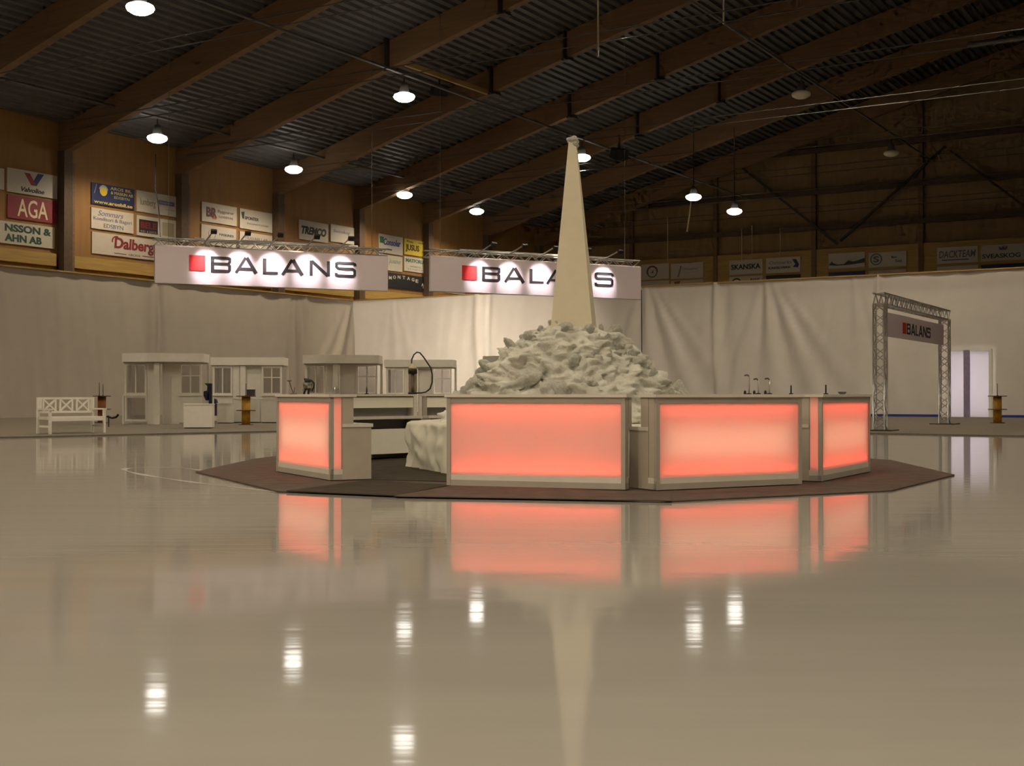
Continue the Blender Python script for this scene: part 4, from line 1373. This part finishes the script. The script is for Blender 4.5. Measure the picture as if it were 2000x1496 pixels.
m = MB(); m.tube([(x, 0, z) for x, z in hp], 0.012, 7); m.build('hose', BLACK, root)

# kettle-like machine, stand and steel pot on the first counters
def on_bar(px, Y):
    return Vector(((px - 1000) / FPX * Y, Y, TOPZ))
root = thing('drinks_machine', 'black and chrome drinks machine on the bar beside the pavilions', 'machine', on_bar(601, 18.6))
m = MB(); m.lathe([(0.035, 0.075), (0.065, 0.09), (0.072, 0.16), (0.045, 0.18)], 14); m.build('bowl', mat('dull_chrome', (150, 146, 132), 0.25, 0.8), root)
m = MB(); m.bar((-0.03, 0, 0.085), (-0.055, 0, 0.0), 0.025, 0.03); m.build('leg', BLACK, root)
m = MB(); m.bar((0.02, 0, 0.085), (0.01, 0, 0.0), 0.025, 0.03); m.build('leg', BLACK, root)
m = MB(); m.box(-0.04, 0.05, -0.05, 0.05, 0.06, 0.09); m.build('base_block', BLACK, root)
m = MB(); m.tube([(-0.055, 0, 0.225), (0.0, 0, 0.22), (0.06, 0, 0.20), (0.095, 0, 0.16), (0.09, 0, 0.10), (0.06, 0, 0.045)], 0.014, 7); m.build('handle', BLACK, root)
m = MB(); m.lathe([(0.045, 0.18), (0.05, 0.19), (0.045, 0.215), (0.012, 0.235)], 14); m.build('lid', BLACK, root)
m = MB(); m.lathe([(0.016, 0.0), (0.012, 0.03)], 8, (-0.06, -0.03, 0.05)); m.build('spout', ALU, root)
root = thing('small_stand', 'small grey stand with two thin arms on the bar', 'stand', on_bar(573, 18.4))
m = MB(); m.lathe([(0.05, 0.0), (0.045, 0.012), (0.012, 0.02)], 12); m.build('base', ALUD, root)
m = MB(); m.tube([(0, 0, 0.015), (-0.025, 0, 0.08), (-0.06, 0, 0.19)], 0.007, 6); m.build('arm', ALUD, root)
m = MB(); m.tube([(0.005, 0, 0.015), (0.02, 0, 0.10)], 0.006, 6); m.build('arm', ALUD, root)
m = MB(); m.lathe([(0.02, 0.185), (0.04, 0.195), (0.02, 0.205)], 10, (-0.06, 0, 0)); m.build('head', ALUD, root)
root = thing('steel_pot', 'small shiny steel pot on the bar above the lit end strip', 'pot', on_bar(655, 19.3))
m = MB(); m.lathe([(0.035, 0.0), (0.042, 0.01), (0.036, 0.09), (0.03, 0.105)], 16); m.build('body', ALU, root)
m = MB(); m.lathe([(0.03, 0.105), (0.02, 0.118), (0.006, 0.13)], 12); m.build('lid', ALU, root)
m = MB(); m.tube([(0.036, 0, 0.085), (0.062, 0, 0.08), (0.062, 0, 0.03), (0.04, 0, 0.02)], 0.005, 6); m.build('handle', ALU, root)
m = MB(); m.tube([(-0.03, 0, 0.06), (-0.05, 0, 0.10)], [0.008, 0.005], 6); m.build('spout', ALU, root)
rod(on_bar(716, 20.0), 'thin dark rod on the bar between the steel pot and the clear cylinder', 0.11)
rod(on_bar(1545, 19.9), 'thin dark rod on the bar just past the taps', 0.14)
rod(on_bar(1613, 18.6), 'thin dark rod on the bar close to its gateway end', 0.14)
LT = ['tallest tap on the bar', 'middle one of the three bar taps', 'shortest-stemmed bar tap, next to the thin rod']
for (px, h_, lab) in ((1463, 0.30, LT[0]), (1481, 0.235, LT[1]), (1503, 0.24, LT[2])):
    root = thing('bar_tap', lab, 'tap', on_bar(px, 20.3 - (px - 1463) * 0.012), 0, 'bar taps')
    m = MB(); m.lathe([(0.045, 0.0), (0.042, 0.012), (0.014, 0.02)], 12); m.build('base', BLACK, root)
    m = MB(); m.lathe([(0.012, 0.02), (0.012, h_)], 10); m.build('column', ALU, root)
    m = MB(); m.tube([(0, 0, h_ - 0.01), (-0.03, 0, h_ + 0.012), (-0.075, 0, h_)], 0.013, 8); m.build('spout', ALUD, root)
    m = MB(); m.lathe([(0.022, 0.0), (0.02, 0.045), (0.008, 0.06)], 10, (-0.065, 0, 0.0)); m.build('drip_cup', BLACK, root)
root = thing('small_tray', 'small grey bowl on the bar at its gateway end', 'bowl', on_bar(1645, 17.6))
m = MB(); m.lathe([(0.03, 0.0), (0.05, 0.012), (0.062, 0.035), (0.058, 0.035), (0.045, 0.014)], 16); m.build('dish', ALUD, root)
